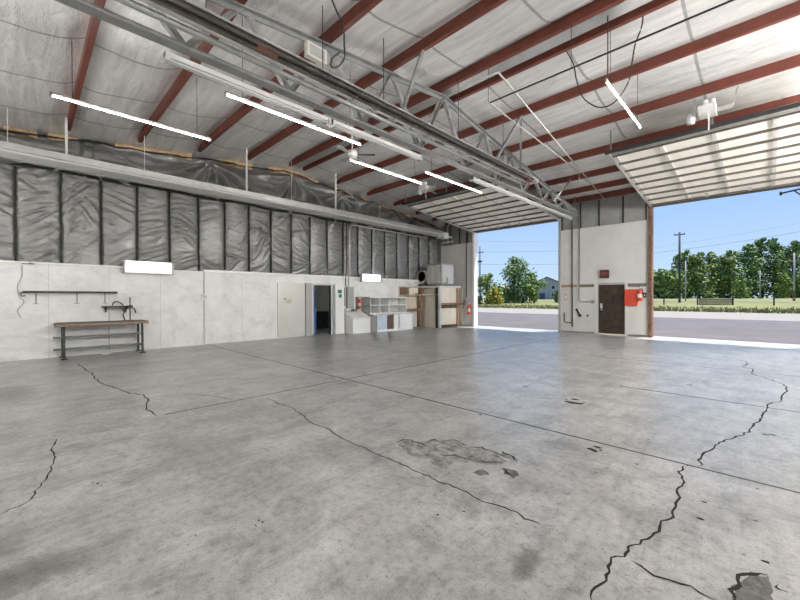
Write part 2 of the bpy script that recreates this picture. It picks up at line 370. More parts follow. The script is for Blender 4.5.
# far (door) wall: jambs, piers, headers
OP1 = (-10.75, -6.43); OP2 = (-3.03, 1.25); HZ = 4.9; LZ = 4.33; TH = .22
mb = MB()
for x0, x1 in ((XL-.5, OP1[0]), (OP1[1], OP2[0]), (OP2[1], XR)): mb.box(x0, x1, YF+.02, YF+TH, 0, 5.6)
mb.box(OP1[0], OP1[1], YF+.02, YF+TH, HZ, 5.6); mb.box(OP2[0], OP2[1], YF+.02, YF+TH, HZ, 5.6)
struct(mb, 'wall_far', RIB, label='grey metal wall with the two big door openings')
mb = MB()
MD0, MD1, MDH = -4.83, -3.92, 2.0
for x0, x1 in ((XL+.02, OP1[0]-.12),): mb.box(x0, x1, YF-.02, YF+.02, .03, LZ)
mb.box(OP1[1]+.02, OP2[0]-.14, YF-.02, YF+.02, 2.03, LZ)
mb.box(OP1[1]+.02, MD0-.16, YF-.02, YF+.02, .07, 2.0); mb.box(MD1+.08, OP2[0]-.14, YF-.02, YF+.02, .07, 2.0)
struct(mb, 'wall_far_lining', WPANEL, label='cream board lining on the lower part of the door wall')
# ribs / seams on the grey upper cladding
mb = MB()
for x in [XL+.3, -12.3, -11.7, -11.2] + [-6.3, -5.55, -4.83, -3.97, -3.2]: mb.box(x-.03, x+.03, YF-.012, YF+.02, LZ, 5.45)
struct(mb, 'trim_3', DKGREY, label='dark upright seams on the grey cladding above the lining')
mb = MB(); mb.box(OP1[1]+.02, OP2[0]-.02, YF-.03, YF+.02, LZ, LZ+.06); mb.box(XL, OP1[0]-.02, YF-.03, YF+.02, LZ, LZ+.05)
struct(mb, 'trim_4', WPANEL, label='cream strip capping the board lining')
# jambs of the big openings
for i, (x0, x1, mm) in enumerate(((OP1[0]-.10, OP1[0]+.012, WHITE), (OP1[1]-.012, OP1[1]+.09, GREYP), (OP2[0]-.10, OP2[0]+.012, RUST), (OP2[1]-.012, OP2[1]+.1, GREYP))):
    struct(MB().box(x0, x1, YF-.07, YF+TH+.02, 0, HZ+.02), 'trim_%d' % (5+i), mm)
struct(MB().box(OP2[0]-.15, OP2[0]-.10, YF-.04, YF+.02, 0, HZ), 'trim_9', GREYP)
struct(MB().box(OP1[0]-.16, OP1[0]-.10, YF-.04, YF+.02, 0, HZ), 'trim_10', GREYP)
mb = MB(); mb.box(OP1[0], OP1[1], YF-.03, YF+TH+.01, HZ-.03, HZ+.04); mb.box(OP2[0], OP2[1], YF-.03, YF+TH+.01, HZ-.03, HZ+.04)
struct(mb, 'trim_11', DKGREY, label='dark head plates over the two big openings')
# strips at door height on the middle pier
struct(MB().box(-6.35, -5.69, YF-.035, YF+.0, 1.93, 2.04), 'trim_12', mat('tan_strip', (.34, .23, .12), .7, 0, .2, 8))
struct(MB().box(-5.60, -5.02, YF-.035, YF+.0, 1.92, 2.04), 'trim_13', mat('olive_strip', (.16, .14, .09), .7, 0, .2, 8))
struct(MB().box(-3.80, -3.19, YF-.035, YF+.0, 1.90, 2.02), 'trim_14', mat('grey_strip', (.17, .165, .16), .7, 0, .2, 8))
mb = MB(); mb.box(MD0-.16, MD0-.03, YF-.043, YF+.02, 0, 2.06); mb.box(MD1+.02, MD1+.09, YF-.04, YF+.02, 0, 2.06)
struct(mb, 'trim_15', WPANEL, label='pale frame posts beside the rusty door')
d4 = bpy.data.objects.new('door_4', None); COL.objects.link(d4); d4.location = ((MD0+MD1)/2, YF, 0); d4['kind'] = 'structure'; d4['label'] = 'dark rusty steel personnel door in the middle pier'
put(MB().box(MD0, MD1, YF-.015, YF+.03, .05, MDH), 'door_leaf', RUSTDOOR, d4)
put(MB().box(MD0-.03, MD1+.02, YF-.03, YF+.02, MDH, MDH+.08), 'head', GREYP, d4)
put(MB().box(MD0-.03, MD1+.02, YF-.06, YF+.05, 0, .05), 'threshold', PLY, d4)
mb = MB().tube([(MD0+.09, YF-.02, 1.0), (MD0+.09, YF-.08, 1.0), (MD0+.16, YF-.08, 1.0)], .014); put(mb, 'handle', ALU, d4)
put(MB().box(MD0+.05, MD0+.13, YF-.03, YF-.01, 1.05, 1.25), 'lock_plate', ALU, d4)

# roof insulation between the purlins
PY = [.75, 2.26, 3.81, 5.35, 6.91, 7.49, 9.06, 10.69, 12.33, 13.9, 15.2, 16.25]
edges = [-3.4, -2.3, -.8]+PY+[16.7]
mb = MB()
def ceilpt(x, y):
    for a, c in zip(edges, edges[1:]):
        if a <= y <= c: break
    t_ = (y-a)/(c-a); zz = zroof(a)+(zroof(c)-zroof(a))*t_
    sag = .15*(1-(2*t_-1)**4)*min(1.15, (c-a)/1.5)*(.8+.5*noise.noise(Vector((x*.7, y*.9, 3))))
    wr = .012*noise.noise(Vector((x*1.1, y*5, 0)))*min(1, 6*t_*(1-t_))
    dip = max(0, min(1, (XL+1.1-x)/1.1))**2*.2
    return Vector((x, y, zz+.215-sag*(1-dip*3)+wr-dip))
ys = []
for a, c in zip(edges, edges[1:]):
    n = max(4, int((c-a)/.11)); ys += [a+(c-a)*k/n for k in range(n)]
ys.append(edges[-1])
xs = [XL-.4+.3*k for k in range(int((XR-XL+.4)/.3)+1)]
mb.grid(ceilpt, xs, ys)
ceiling = struct(mb, 'ceiling', 'foil_insulation', smooth=True, label='silvery foil faced insulation sagging between the roof purlins')
mb = MB(); mb.grid(lambda x, y: Vector((x, y, zroof(y)+.34)), [XL-.6, XR+.2], [YN-.3, RDG, 17.2]); mb.grid(lambda x, y: Vector((x, y, zroof(y)+.38)), [XL-.6, XR+.2], [YN-.3, RDG, 17.2])
struct(mb, 'ceiling_roof_deck', GREYP)

struct(MB().box(XR, XR+.2, YN, YF+TH, 0, 6.5), 'wall_right', WPANEL)
struct(MB().box(XL-.5, XR+.2, YN-.2, YN, 0, 6.0), 'wall_near', WPANEL)
# ------------------------------------------------------------------ purlins
PL = ['red roof purlin leftmost in view, crossing the upper left corner', 'second red roof purlin from the left, ending above the sheeting', 'third red roof purlin from the left, crossing above the first lamp',
      'red roof purlin just before the ridge pair, crossing the top centre', 'nearer red purlin of the close pair along the ridge', 'farther red purlin of the close pair along the ridge',
      'first red purlin on the door side of the ridge pair', 'second red purlin on the door side of the ridge pair', 'third red purlin on the door side, over the rear edge of the open doors',
      'fourth red purlin on the door side, over the raised doors', 'fifth red purlin on the door side, next to the eave beam', 'red eave beam on top of the door wall']
def purlin(y, h=.2, f=.088, t=.007):
    z = zroof(y); s = 1
    return MB().prism([(y, z+h), (y, z), (y+f, z), (y+f, z+.022), (y+f-t, z+.022), (y+f-t, z+t), (y+t, z+t), (y+t, z+h-t), (y+t-f, z+h-t) if False else (y+t, z+h)], 'X', XL+.35, XR)
for y, lab in zip(PY, PL):
    o = put(purlin(y), 'roof_purlin', RED, at=(XL+.35, y, zroof(y))); tag(o, lab, 'roof beam', 'red roof purlins')
# bright foil strip between the ridge pair is ceiling; flashing strip
o = put(MB().box(XL+.4, XR, 7.05, 7.36, zroof(7.2)+.02, zroof(7.2)+.05), 'ridge_flashing', ALU); tag(o, 'bright metal flashing strip between the close pair of ridge purlins', 'metal strip')

# ------------------------------------------------------------------ plastic sheeting on the left wall
battens = [-2.3, -1.45, -.63]+[.663+.823*k-.823*1 for k in range(0, 1)]
battens = [.663+.823*k for k in range(-4, 19)] + [15.55]
def wr(y, z):
    i = max([k for k in range(len(battens)) if battens[k] <= y] or [0]); y0 = battens[i]; y1 = battens[i+1] if i+1 < len(battens) else y0+.82
    t_ = (y-y0)/(y1-y0); env = max(0, 4*t_*(1-t_)); sd = i*3.7
    dx = .085*env**.6
    u = y*1.0; v = z
    n1 = noise.noise(Vector((u*.9+sd, v*.8, sd)))
    fold = 0
    for q, (fa, fr, am) in enumerate(((.45+.25*sin(sd*3), 4.2, .11), (-.55+.3*sin(sd*2), 5.5, .085), (.15*sin(sd), 8.0, .04))):
        pp = v*cos(fa)+u*sin(fa); al = u*cos(fa)-v*sin(fa)
        nn = noise.noise(Vector((pp*fr+n1*1.6, al*.55, sd+q*5)))
        fold += am*max(0, 1-abs(nn)*3.2)**1.5*max(0, .35+noise.noise(Vector((pp*1.1, al*1.1, sd+q*7+2)))*1.6)
    low = max(0, 1-(z-2.38)/.7); fold *= (.7+.9*low)
    return XL-.16+dx+fold*(env**.35)
mb = MB(); yy = [-2.6+.028*k for k in range(int((16.2+2.6)/.028))]; zz = [2.36+2.46*k/84 for k in range(85)]
mb.grid(lambda y, z: Vector((wr(y, z), y, z)), yy, zz)
t = thing('wall_sheeting', 'grey plastic sheeting in upright strips on the upper left wall', 'plastic sheet', (XL-.16, 6.8, 2.36))
put(mb, 'sheet', 'vapour_sheet', t, smooth=True)
for y in battens:
    m2 = MB(); z = 2.38
    while z < 4.8:
        l = random.uniform(.05, .12); m2.box(XL-.17, XL-.085, y-.014-random.uniform(0, .01), y+.014+random.uniform(0, .01), z, min(4.8, z+l)); z += l+.004
    put(m2, 'batten', BLACK, t)
mb = MB(); mb.tube([(XL-.04+.02*sin(k*1.7), -2.6+.35*k, 4.80+.03*sin(k*.9)+.015*random.uniform(-1, 1)) for k in range(54)], .045, 6); put(mb, 'top_cord', BLACK, t)
# draped sheet above
anch = [(-1.6, 5.45), (1.2, 5.35), (4.3, 5.95), (7.35, 6.2), (9.6, 5.95), (11.3, 5.9), (12.6, 5.75), (14.3, 5.55)]
def topz(y):
    zb = zroof(y)-.02
    k = 0
    for (a, _), (c, _) in zip(anch, anch[1:]):
        if a <= y <= c: t_ = (y-a)/(c-a); k = 4*t_*(1-t_)
    return zb-.07-.06*k+.04*noise.noise(Vector((y*3, 0, 5)))
def drape(y, s):
    zt = topz(y); z = 4.74+(zt-4.74)*s; f = 0
    for ay, az in anch:
        th = atan2(y-ay, max(.05, az-z)); d = sqrt((y-ay)**2+(az-z)**2)
        f += sin(th*11+ay*3+2.2*noise.noise(Vector((ay, th*2, 0))))*.20*math.exp(-d*.6)*min(1, d*1.6)
    f += .05*noise.noise(Vector((y*1.4, z*5, 2)))+.03*noise.noise(Vector((y*5+z*6, z*2, 7)))
    belly = .16*sin(pi*min(1, s*1.05))+.05*s
    return Vector((XL-.12+belly+f, y, z))
mb = MB(); mb.grid(drape, [-2.6+.04*k for k in range(int(18.7/.04))], [k/36 for k in range(37)])
t = thing('draped_sheeting', 'loose grey plastic sheet gathered in fans under the roof on the left wall', 'plastic sheet', (XL-.1, 6.8, 4.74))
put(mb, 'sheet', 'vapour_sheet', t, smooth=True)
m2 = MB(); pth = [(XL+.06+.03*sin(k*1.3), -2.6+.19*k, topz(-2.6+.19*k)+.0) for k in range(98)]; m2.tube(pth, [.014+.022*abs(sin(k*2.3)*sin(k*.37)) for k in range(98)], 7)
put(m2, 'rolled_edge', BLACK, t, smooth=True)
mb = MB()
for k in range(95):
    y = -2.5+.195*k; zt = topz(y)
    if noise.noise(Vector((y*1.1, 3, 1))) < -.08: continue
    mb.box(XL-.2, XL-.02, y, y+.2, zt-.02, zroof(y)+.0+random.uniform(-.02, .03))
o = put(mb, 'foam_filler', FOAM); tag(o, 'tan foam filler showing between the draped sheet and the roof on the left', 'foam filler', kind='stuff')

# ------------------------------------------------------------------ roof truss
TX, BZ, TE = -5.55, 4.86, 15.72
def ztop(y): return 6.33-.153*(y-7.12) if y > 7.12 else 6.33-.11*(7.12-y)
t = thing('roof_truss', 'long grey steel truss hung under the roof, running towards the middle pier', 'truss', (TX, 7, BZ))
Y0 = -1.6
put(MB().angle((TX-.055, Y0, BZ-.04), (TX-.055, TE, BZ-.04), .085).angle((TX+.02, Y0, BZ-.04), (TX+.02, TE, BZ-.04), .085).box(TX-.07, TX+.10, Y0, TE, BZ-.05, BZ-.035), 'bottom_chord', GREY, t)
def chord(y0, y1): return MB().bar((TX, y0, ztop(y0)), (TX, y1, ztop(y1)), .18, .02).bar((TX, y0, ztop(y0)-.04), (TX, y1, ztop(y1)-.04), .03, .08)
put(chord(Y0, 7.12), 'top_chord', GREY, t); put(chord(7.12, TE), 'top_chord', GREY, t)
tn = [-.8, .75, 2.31, 3.82, 5.38, 7.12, 8.95, 10.45, 12.0, 13.4, 14.6]
for i, y in enumerate(tn):
    yl = (tn[i-1]+y)/2 if i else y-.7; yr = (y+tn[i+1])/2 if i+1 < len(tn) else y+.55
    if i: put(MB().angle((TX-.02, yl+.05, BZ), (TX-.02, y-.03, ztop(y)-.03), .085, .014), 'web', GREY, t)
    put(MB().angle((TX+.02, yr-.05, BZ), (TX+.02, y+.03, ztop(y)-.03), .085, .014), 'web', GREY, t)
put(MB().box(TX-.08, TX+.08, TE-.02, TE, BZ-.06, ztop(TE)+.02), 'end_plate', GREY, t)
for yp, a, bb, xq in ((5.35, (424,47), (404,107), -5.45), (9.06, (523,110), (495,162), -5.4), (9.06, (520,116), (520,171), -5.4), (13.9, (572,177), (555,202), -5.4)):
    p = on('Y', yp, *a); q = on('X', xq, *bb); p.z = zroof(yp)+.03
    put(MB().angle(p, q, .06, .012), 'hanger', GREY, t)
put(MB().tube([(TX+.05, TE-.15, 4.95), (TX+.05, TE-.1, zroof(TE)+.05)], .02), 'hanger', GREY, t)

# unlit strip lights under the truss
def strip(p0, p1, label, off):
    a, c = on('X', -5.72, *p0), on('X', -5.72, *p1); z = 4.70; t = thing('strip_light', label, 'strip light', (-5.72, (a.y+c.y)/2, z), 'unlit strip lights under the truss'); WM2 = mat('dusty_enamel', (.52, .52, .505), .45, 0, .08, 4)
    put(MB().prism([(-5.77, z+.09), (-5.67, z+.09), (-5.685, z+.03), (-5.755, z+.03)], 'Y', a.y, c.y), 'housing', WM2, t)
    for x in (-5.75, -5.69): put(MB().tube([(x, a.y+.04, z), (x, c.y-.04, z)], .016), 'tube', TUBEOFF, t, smooth=True)
    for y in (a.y, c.y-.05): put(MB().box(-5.78, -5.66, y, y+.05, z-.025, z+.09), 'end_cap', WM2, t)
    for y in (a.y+.3, c.y-.3): put(MB().bar((-5.72, y, z+.1), (-5.62, y, BZ), .012), 'bracket', GREY, t)
strip((165,45), (330,116), 'unlit white strip light under the truss, the one nearest the camera', 0)
strip((332,117), (421,155), 'unlit white strip light in the middle of the truss underside', 0)
strip((472,176), (571,215), 'white strip light at the door end of the truss', 0)

# ------------------------------------------------------------------ radiant tube heaters
def heater(name, label, xc, z, y0, y1, hangs, w=.34):
    t = thing(name, label, 'heater', (xc, (y0+y1)/2, z))
    prof = [(xc-w/2-.03, z-.03), (xc-w/2, z-.03), (xc-w/4, z+.05), (xc+w/4, z+.05), (xc+w/2, z-.03), (xc+w/2+.03, z-.03), (xc+w/2+.03, z-.02), (xc+w/2+.005, z-.02), (xc+w/4+.008, z+.062), (xc-w/4-.008, z+.062), (xc-w/2-.005, z-.02), (xc-w/2-.03, z-.02)]
    put(MB().prism(prof, 'Y', y0, y1), 'reflector', ALU, t)
    return t, w
t, w = heater('radiant_heater', 'long tube heater with open reflector beside the truss', -4.95, 4.97, -1.5, 10.55, ())
for x in (-5.03, -4.87): put(MB().tube([(x, -1.5, 4.965), (x, 10.5, 4.965)], .042, 12), 'heater_tube', mat('oxidised_tube', (.13, .12, .11), .5, .4, .5, 4), t, smooth=True)
put(MB().tube([(-5.235, -1.5, 4.915), (-5.235, 10.4, 4.915)], .042, 12), 'return_pipe', GREY, t, smooth=True)
put(MB().tube([(-5.05, 10.5, 4.99), (-5.05, 10.75, 4.99), (-5.0, 10.86, 4.99), (-4.92, 10.86, 4.99), (-4.85, 10.75, 4.99), (-4.85, 10.5, 4.99)], .05, 10), 'return_bend', ALU, t, smooth=True)
put(MB().box(-5.02, -4.88, 10.25, 10.5, 4.90, 4.96), 'burner_box', mat('burner_red', (.28, .09, .06), .6, 0, .3, 9), t)
put(MB().box(-5.06, -4.84, 2.25, 2.55, 4.932, 4.942), 'baffle_plate', mat('copper_plate', (.30, .13, .08), .5, .3, .3, 5), t)
for y in (1.6, 3.3, 4.6, 6.9, 8.9): put(MB().tube([(-4.95, y, 5.03), (-4.95, y, zroof(y)+.05)], .008, 6), 'hanger', DKGREY, t)
for k in range(12): put(MB().box(-5.13, -4.77, 4.0+.5*k, 4.02+.5*k, 4.935, 4.942), 'reflector_brace', GREY, t)

t, w = heater('radiant_heater', 'long pale tube heater hung in front of the plastic sheeting', -12.15, 4.80, -2.5, 15.3, (), .5)
for x in (-12.25, -12.05): put(MB().tube([(x, -2.5, 4.80), (x, 15.6, 4.80)], .05, 12), 'heater_tube', GREYP, t, smooth=True)
put(MB().box(-12.42, -11.88, -2.5, 15.2, 4.74, 4.765), 'lower_lip', WMETAL, t)
put(MB().box(-11.885, -11.865, -2.5, 15.2, 4.80, 4.95), 'side_skirt', ALU, t)
put(MB().bar((-11.86, -2.5, 4.76), (-11.86, 15.2, 4.76), .03), 'edge_rail', WHITE, t)
put(MB().tube([(-12.0, -2.5, 4.62), (-12.0, 15.0, 4.62)], .02, 7), 'gas_pipe', GREY, t)
for (px, y1) in ((67, 131), (8, 95), (247, 150), (145, 130), (336, 172), (292, 170), (380, 190)):
    q = on('X', -12.0, px, y1+40); put(MB().bar((-12.0, q.y, 4.93), (-12.0, q.y, zroof(q.y)+.1), .045 if px in (67, 247, 336) else .012), 'hanger', WMETAL, t)
put(MB().box(-12.35, -11.95, 15.3, 15.75, 4.62, 4.92), 'burner_box', WMETAL, t)
put(MB().tube([(-12.2, 15.7, 4.75), (-12.0, 16.05, 4.75), (-11.9, 16.1, 4.5), (-12.3, 15.6, 4.4)], .06, 10), 'exhaust_elbow', ALU, t, smooth=True)
for y in (15.0, 15.6): put(MB().tube([(-12.0, y, 4.9), (-11.85, y+.15, zroof(y))], .014, 6), 'hanger', WMETAL, t)

# ------------------------------------------------------------------ lit tube lamps
def tube_lamp(x, y0, z, ln, label, group='lit ceiling tubes', rad=.011, lm=None):
    lm = lm or LAMP
    t = thing('tube_lamp', label, 'lamp', (x, y0+ln/2, z), group)
    put(MB().tube([(x, y0, z), (x, y0+ln, z)], rad, 8), 'glowing_tube', lm, t, smooth=True)
    put(MB().box(x-.012, x+.012, y0, y0+ln, z+.035, z+.055), 'housing', GREY, t)
    for y in (y0-.03, y0+ln): put(MB().box(x-.015, x+.015, y, y+.03, z-.016, z+.055), 'end_cap', GREY, t)
    for y in (y0+.25, y0+ln-.25): put(MB().tube([(x, y, z+.05), (x, y, zroof(y)+.12 if z > 3 else z+.12)], .005, 5), 'hanger_wire', DKGREY, t)
    return t
tube_lamp(-8.38, .33, 4.85, 2.44, 'lit ceiling tube leftmost in the hall, near the sheeting')
tube_lamp(-5.95, 2.21, 4.65, 2.65, 'longest lit ceiling tube, just left of the truss')
tube_lamp(-6.75, 5.22, 4.64, 2.44, 'lit ceiling tube next to the ceiling fan')
tube_lamp(-6.15, 7.15, 4.68, 2.6, 'lit ceiling tube just before the raised left door')
tube_lamp(-1.98, 7.11, 5.24, 2.44, 'lit ceiling tube alone on the right side of the truss')
# stronger tubes added behind and beside the camera to brighten the hall
HID = 'fill tube added over the unseen part of the hall'
b5 = tube_lamp(-2.2, -2.6, 5.0, 2.44, HID, 'added fill tubes out of view', .03, FILLB)
for x, y, z, rz in ((2.2, 3.6, 5.3, 0), (3.0, 8.3, 4.5, 0), (5.6, 4.2, 5.2, 0), (5.6, -1.0, 4.9, 0), (5.8, 9.2, 4.6, 0), (2.9, 12.4, 4.3, 0), (5.8, 13.6, 4.3, 0), (4.2, 12.6, 4.3, 0), (-7.2, -2.2, 3.6, 90), (-11.0, -2.2, 3.6, 90)):
    o = copy_tree(b5, (x, y, z), HID); o.rotation_euler = (0, 0, radians(rz))
    if rz or y > 8:
        for ch in o.children:
            if ch.name.startswith('glowing'): ch.data = ch.data.copy(); ch.data.materials[0] = FILLC if rz else FILLD

tube_lamp(-14.6, 11.2, 2.38, .9, 'short tube added out of view to brighten the office', 'added office lamp', .008, LAMPW2)  # unseen lamp added to lift the dark room behind the doorway
# ------------------------------------------------------------------ raised sectional doors
def raised_door(name, x0, x1, label):
    d = bpy.data.objects.new(name, None); COL.objects.link(d); yA, zA, yB, zB = 16.28, 4.93, 11.4, 5.40
    d.location = ((x0+x1)/2, yA, zA); d['kind'] = 'structure'; d['label'] = label
    n = 8; P = lambda s: (yA+(yB-yA)*s, zA+(zB-zA)*s)
    for k in range(n):
        (ya, za), (yb, zb) = P(k/n+.004), P((k+1)/n-.004)
        s = put(MB().hexa([(x0,ya,za),(x1,ya,za),(x1,yb,zb),(x0,yb,zb),(x0,ya,za+.03),(x1,ya,za+.03),(x1,yb,zb+.03),(x0,yb,zb+.03)]), 'door_section', DOORSKIN, d)
        m2 = MB()
        for j in range(5):
            x = x0+.04+(x1-x0-.08)*j/4; w_ = .045; (yc, zc), (ye, ze) = P(k/n+.02), P((k+1)/n-.02)
            m2.hexa([(x-w_,yc,zc-.03),(x+w_,yc,zc-.03),(x+w_,ye,ze-.03),(x-w_,ye,ze-.03),(x-w_,yc,zc+.002),(x+w_,yc,zc+.002),(x+w_,ye,ze+.002),(x-w_,ye,ze+.002)])
        put(m2, 'stiles', STILE, s)
    for k in range(n+1):
        y, z = P(k/n); w_ = .05 if k not in (0,) else .06
        put(MB().box(x0, x1, y-w_/2, y+w_/2, z-.055, z-.001), 'rail', RAILB, d)
    for x in (x0-.06, x1+.02):
        put(MB().bar((x+.02, YF-.03, 4.86), (x+.02, yB-.25, 5.41), .05, .07), 'side_track', ALU, d)
    put(MB().tube([(x0-.1, yB-.12, 5.50), (x1+.1, yB-.12, 5.50)], .035, 10), 'shaft', DKGREY, d, smooth=True)
    put(MB().box(x0-.12, x1+.12, yB-.30, yB-.24, 5.38, 5.46), 'rear_bar', DKGREY, d)
    put(MB().box(x0-.1, x1+.1, yB-.06, yB+.0, 5.38, 5.43), 'top_seal', ALU, d)
    for x in (x0, (x0+x1)/2, x1): put(MB().bar((x, yB-.2, 5.45), (x, yB-.2, zroof(yB)+.05), .03), 'hanger', GREY, d)
    for x in (x0+1.6, x1-1.6): put(MB().box(x-.04, x+.04, 15.9, 16.0, 4.84, 4.93), 'lift_handle', ALU, d)
    return d
raised_door('door_1', OP1[0]+.02, OP1[1]-.02, 'raised cream sectional door over the left opening')
raised_door('door_2', OP2[0]+.02, OP2[1]-.02, 'raised cream sectional door over the right opening')

def opener(x, y, label):
    z = 5.62; t = thing('door_opener', label, 'door opener', (x, y, z), 'door openers')
    put(MB().box(x-.16, x+.16, y-.28, y+.14, z, z+.17), 'motor_box', WMETAL, t, bevel=.015)
    put(MB().lathe((x-.30, y-.05, z+.02), [(.0, -.12), (.075, -.12), (.085, 0), (.06, .1), (0, .1)], 14), 'motor', WMETAL, t, smooth=True)
    put(MB().lathe((x-.02, y-.2, z+.17), [(0, 0), (.06, 0), (.06, .1), (.02, .14), (0, .14)], 12), 'lamp_socket', WHITE, t, smooth=True)
    put(MB().lathe((x+.10, y-.2, z+.17), [(0, 0), (.05, 0), (.05, .09), (.02, .12), (0, .12)], 12), 'lamp_socket', WHITE, t, smooth=True)
    put(MB().box(x+.17, x+.42, y-.1, y+.02, z+.0, z+.10), 'control_box', ALU, t)
    for dx in (-.2, .42): put(MB().bar((x+dx, y-.03, z+.05), (x+dx*1.2, y-.03, zroof(y)+.05), .025), 'hanger', ALU, t)
    put(MB().bar((x, y+.1, z+.05), (x, 16.2, 5.1), .04, .05), 'rail', ALU, t)
    put(MB().tube([(x+.02, y-.1, z), (x+.02, y-.08, z-.35)], .012, 6), 'pull_cord', WHITE, t)
opener(-9.3, 10.9, 'white door opener hung behind the raised left door')
opener(-.95, 10.95, 'white door opener hung behind the raised right door')

# ceiling fan
t = thing('ceiling_fan', 'white ceiling fan with dark tipped blades near the left roof slope', 'ceiling fan', (-8, 6.26, 5.36))
put(MB().tube([(-8, 6.26, 5.5), (-8, 6.26, zroof(6.26)+.1)], .018), 'down_rod', WMETAL, t)
put(MB().lathe((-8, 6.26, 5.36), [(0, -.06), (.07, -.06), (.13, -.02), (.15, .05), (.13, .12), (.05, .16), (0, .16)], 20), 'motor', WMETAL, t, smooth=True)
for k in range(3):
    a = radians(48+120*k); d = Vector((cos(a), sin(a), 0)); n_ = Vector((-sin(a), cos(a), 0)); c0 = Vector((-8, 6.26, 5.38))
    m2 = MB(); m2.hexa([c0+d*.13-n_*.03, c0+d*.62-n_*.08, c0+d*.62+n_*.08+Vector((0,0,.02)), c0+d*.13+n_*.03+Vector((0,0,.01)), c0+d*.13-n_*.03+Vector((0,0,.012)), c0+d*.62-n_*.08+Vector((0,0,.012)), c0+d*.62+n_*.08+Vector((0,0,.032)), c0+d*.13+n_*.03+Vector((0,0,.022))])
    put(m2, 'blade', DKGREY if k == 0 else GREYP, t)
put(MB().lathe((-8, 6.26, 5.2), [(0, -.08), (.05, -.06), (.075, .0), (.06, .07), (0, .1)], 14), 'light_globe', GREYP, t, smooth=True)

# white box on the truss with its cable
t = thing('junction_box', 'pale junction box on the truss near the hanging cable loop', 'electrical box', (-5.4, 3.48, 5.52))
put(MB().box(-5.46, -5.36, 3.28, 3.66, 5.50, 5.74), 'box', mat('beige_enamel', (.62, .60, .52), .5), t); put(MB().box(-5.358, -5.35, 3.33, 3.61, 5.54, 5.70), 'cover', GREYP, t)
def cable(name, label, pts, r, mm, cat='cable', at=None, n=6):
    P = [Vector(p) for p in pts]; Q = []
    for i in range(len(P)-1):
        p0, p1, p2, p3 = P[max(i-1, 0)], P[i], P[i+1], P[min(i+2, len(P)-1)]
        for k in range(6):
            s = k/6; Q.append(.5*((2*p1)+(p2-p0)*s+(2*p0-5*p1+4*p2-p3)*s*s+(3*p1-p0-3*p2+p3)*s**3))
    Q.append(P[-1]); mb = MB().tube(Q, r, n)
    o = put(mb, name, mm, at=at or P[0], smooth=True); return tag(o, label, cat)
ax = lambda pts, X=-4.5: [on('X', X, *p) for p in pts]
cable('cable', 'dark cable loop hanging beside the truss at the top of the picture', ax([(330,-8),(337,10),(344,25),(345,45),(345,58),(338,67),(332,66),(333,58),(341,52)], -4.6), .014, RUBBER)
cable('cable', 'dark hanging cable in a deep loop near the right tube lamp', [on('Y', 7.6, *p) for p in [(566,50),(574,64),(577,80),(583,97),(592,105),(601,108),(612,105),(622,95),(630,80),(633,62),(636,45),(643,25),(644,2)]], .012, DKGREY)
# conduits under the roof
def cond(label, pts, r=.014, mm=GREY, name='conduit'):
    o = put(MB().tube(pts, r, 7), name, mm, at=pts[0], smooth=True); return tag(o, label, 'pipe')
cond('dark rod hung level under the roof across the right half', [(-4.16, 6.93, 5.62), (3.5, 6.93, 5.62)], .016, DKGREY)
cond('thin pale pipe running from the rod corner towards the middle pier', [(-4.16, 6.93, 5.60), (-4.3, 12.6, 5.55), (-4.3, 12.6, 5.2)], .014, STILE)
cond('thin pale pipe bent over the truss then running down to the door wall', [(-5.0, 6.3, 5.72), (-4.2, 6.2, 5.75), (-3.6, 6.3, 5.75), (-4.6, 16.3, 5.42)], .016, STILE)
for px, y0 in ((572, 20), (489, 60)):
    p = on('Y', 6.93, px, y0); cond('thin wire holding the dark rod, %s' % ('at its middle' if px == 572 else 'at its corner by the truss'), [(p.x, 6.93, 5.63), (p.x, 6.93, zroof(6.93)+.05)], .006, DKGREY, 'hanger_wire')
cond('thin wire above the near end of the right tube lamp', [(-1.98, 7.2, 5.3), (-1.98, 7.2, zroof(7.2)+.02)], .01, DKGREY, 'hanger_wire')
# wall conduit on the left wall over the electrical panel
p = on('X', XL+.1, 347, 222)
cond('grey conduit rising from the electrical panel and bending along the sheeting', [(XL+.06, 9.88, 1.98), (XL+.06, 9.88, 2.5), (XL+.14, 9.88, 2.6), (XL+.14, 9.88, 4.5), (XL+.14, 9.95, 4.62), (XL+.14, 10.05, 4.68), (XL+.14, 15.0, 4.68)], .03, STILE)
cond('dark conduit beside the grey one over the electrical panel', [(XL+.06, 9.72, 1.98), (XL+.06, 9.72, 2.5), (XL+.13, 9.72, 2.6), (XL+.13, 9.72, 4.72)], .022, DKGREY)

# ------------------------------------------------------------------ things along the left wall
def wall_lamp(y0, y1, label):
    z0, z1 = 2.23, 2.55; t = thing('wall_light', label, 'lamp', (XL+.06, (y0+y1)/2, z0), 'lit wall lights')
    put(MB().prism([(XL+.10, z0), (XL+.10, z1), (XL+.16, z1), (XL+.16, z0)], 'Y', y0, y1), 'housing', WMETAL, t)
    for k in range(4):
        z = z0+.045+.09*k; put(MB().tube([(XL+.185, y0+.03, z), (XL+.185, y1-.03, z)], .032, 8), 'glowing_tube', LAMPW, t, smooth=True)
    for y in (y0-.02, y1): put(MB().box(XL+.09, XL+.24, y, y+.02, z0-.01, z1+.01), 'end_cap', GREYP, t)
    put(MB().box(XL, XL+.10, y0+.3, y1-.3, 2.26, 2.5), 'bracket', WMETAL, t)
wall_lamp(1.95, 3.14, 'lit four-tube wall light above the workbench end')
wall_lamp(10.5, 11.65, 'lit wall light above the pigeonhole shelf')

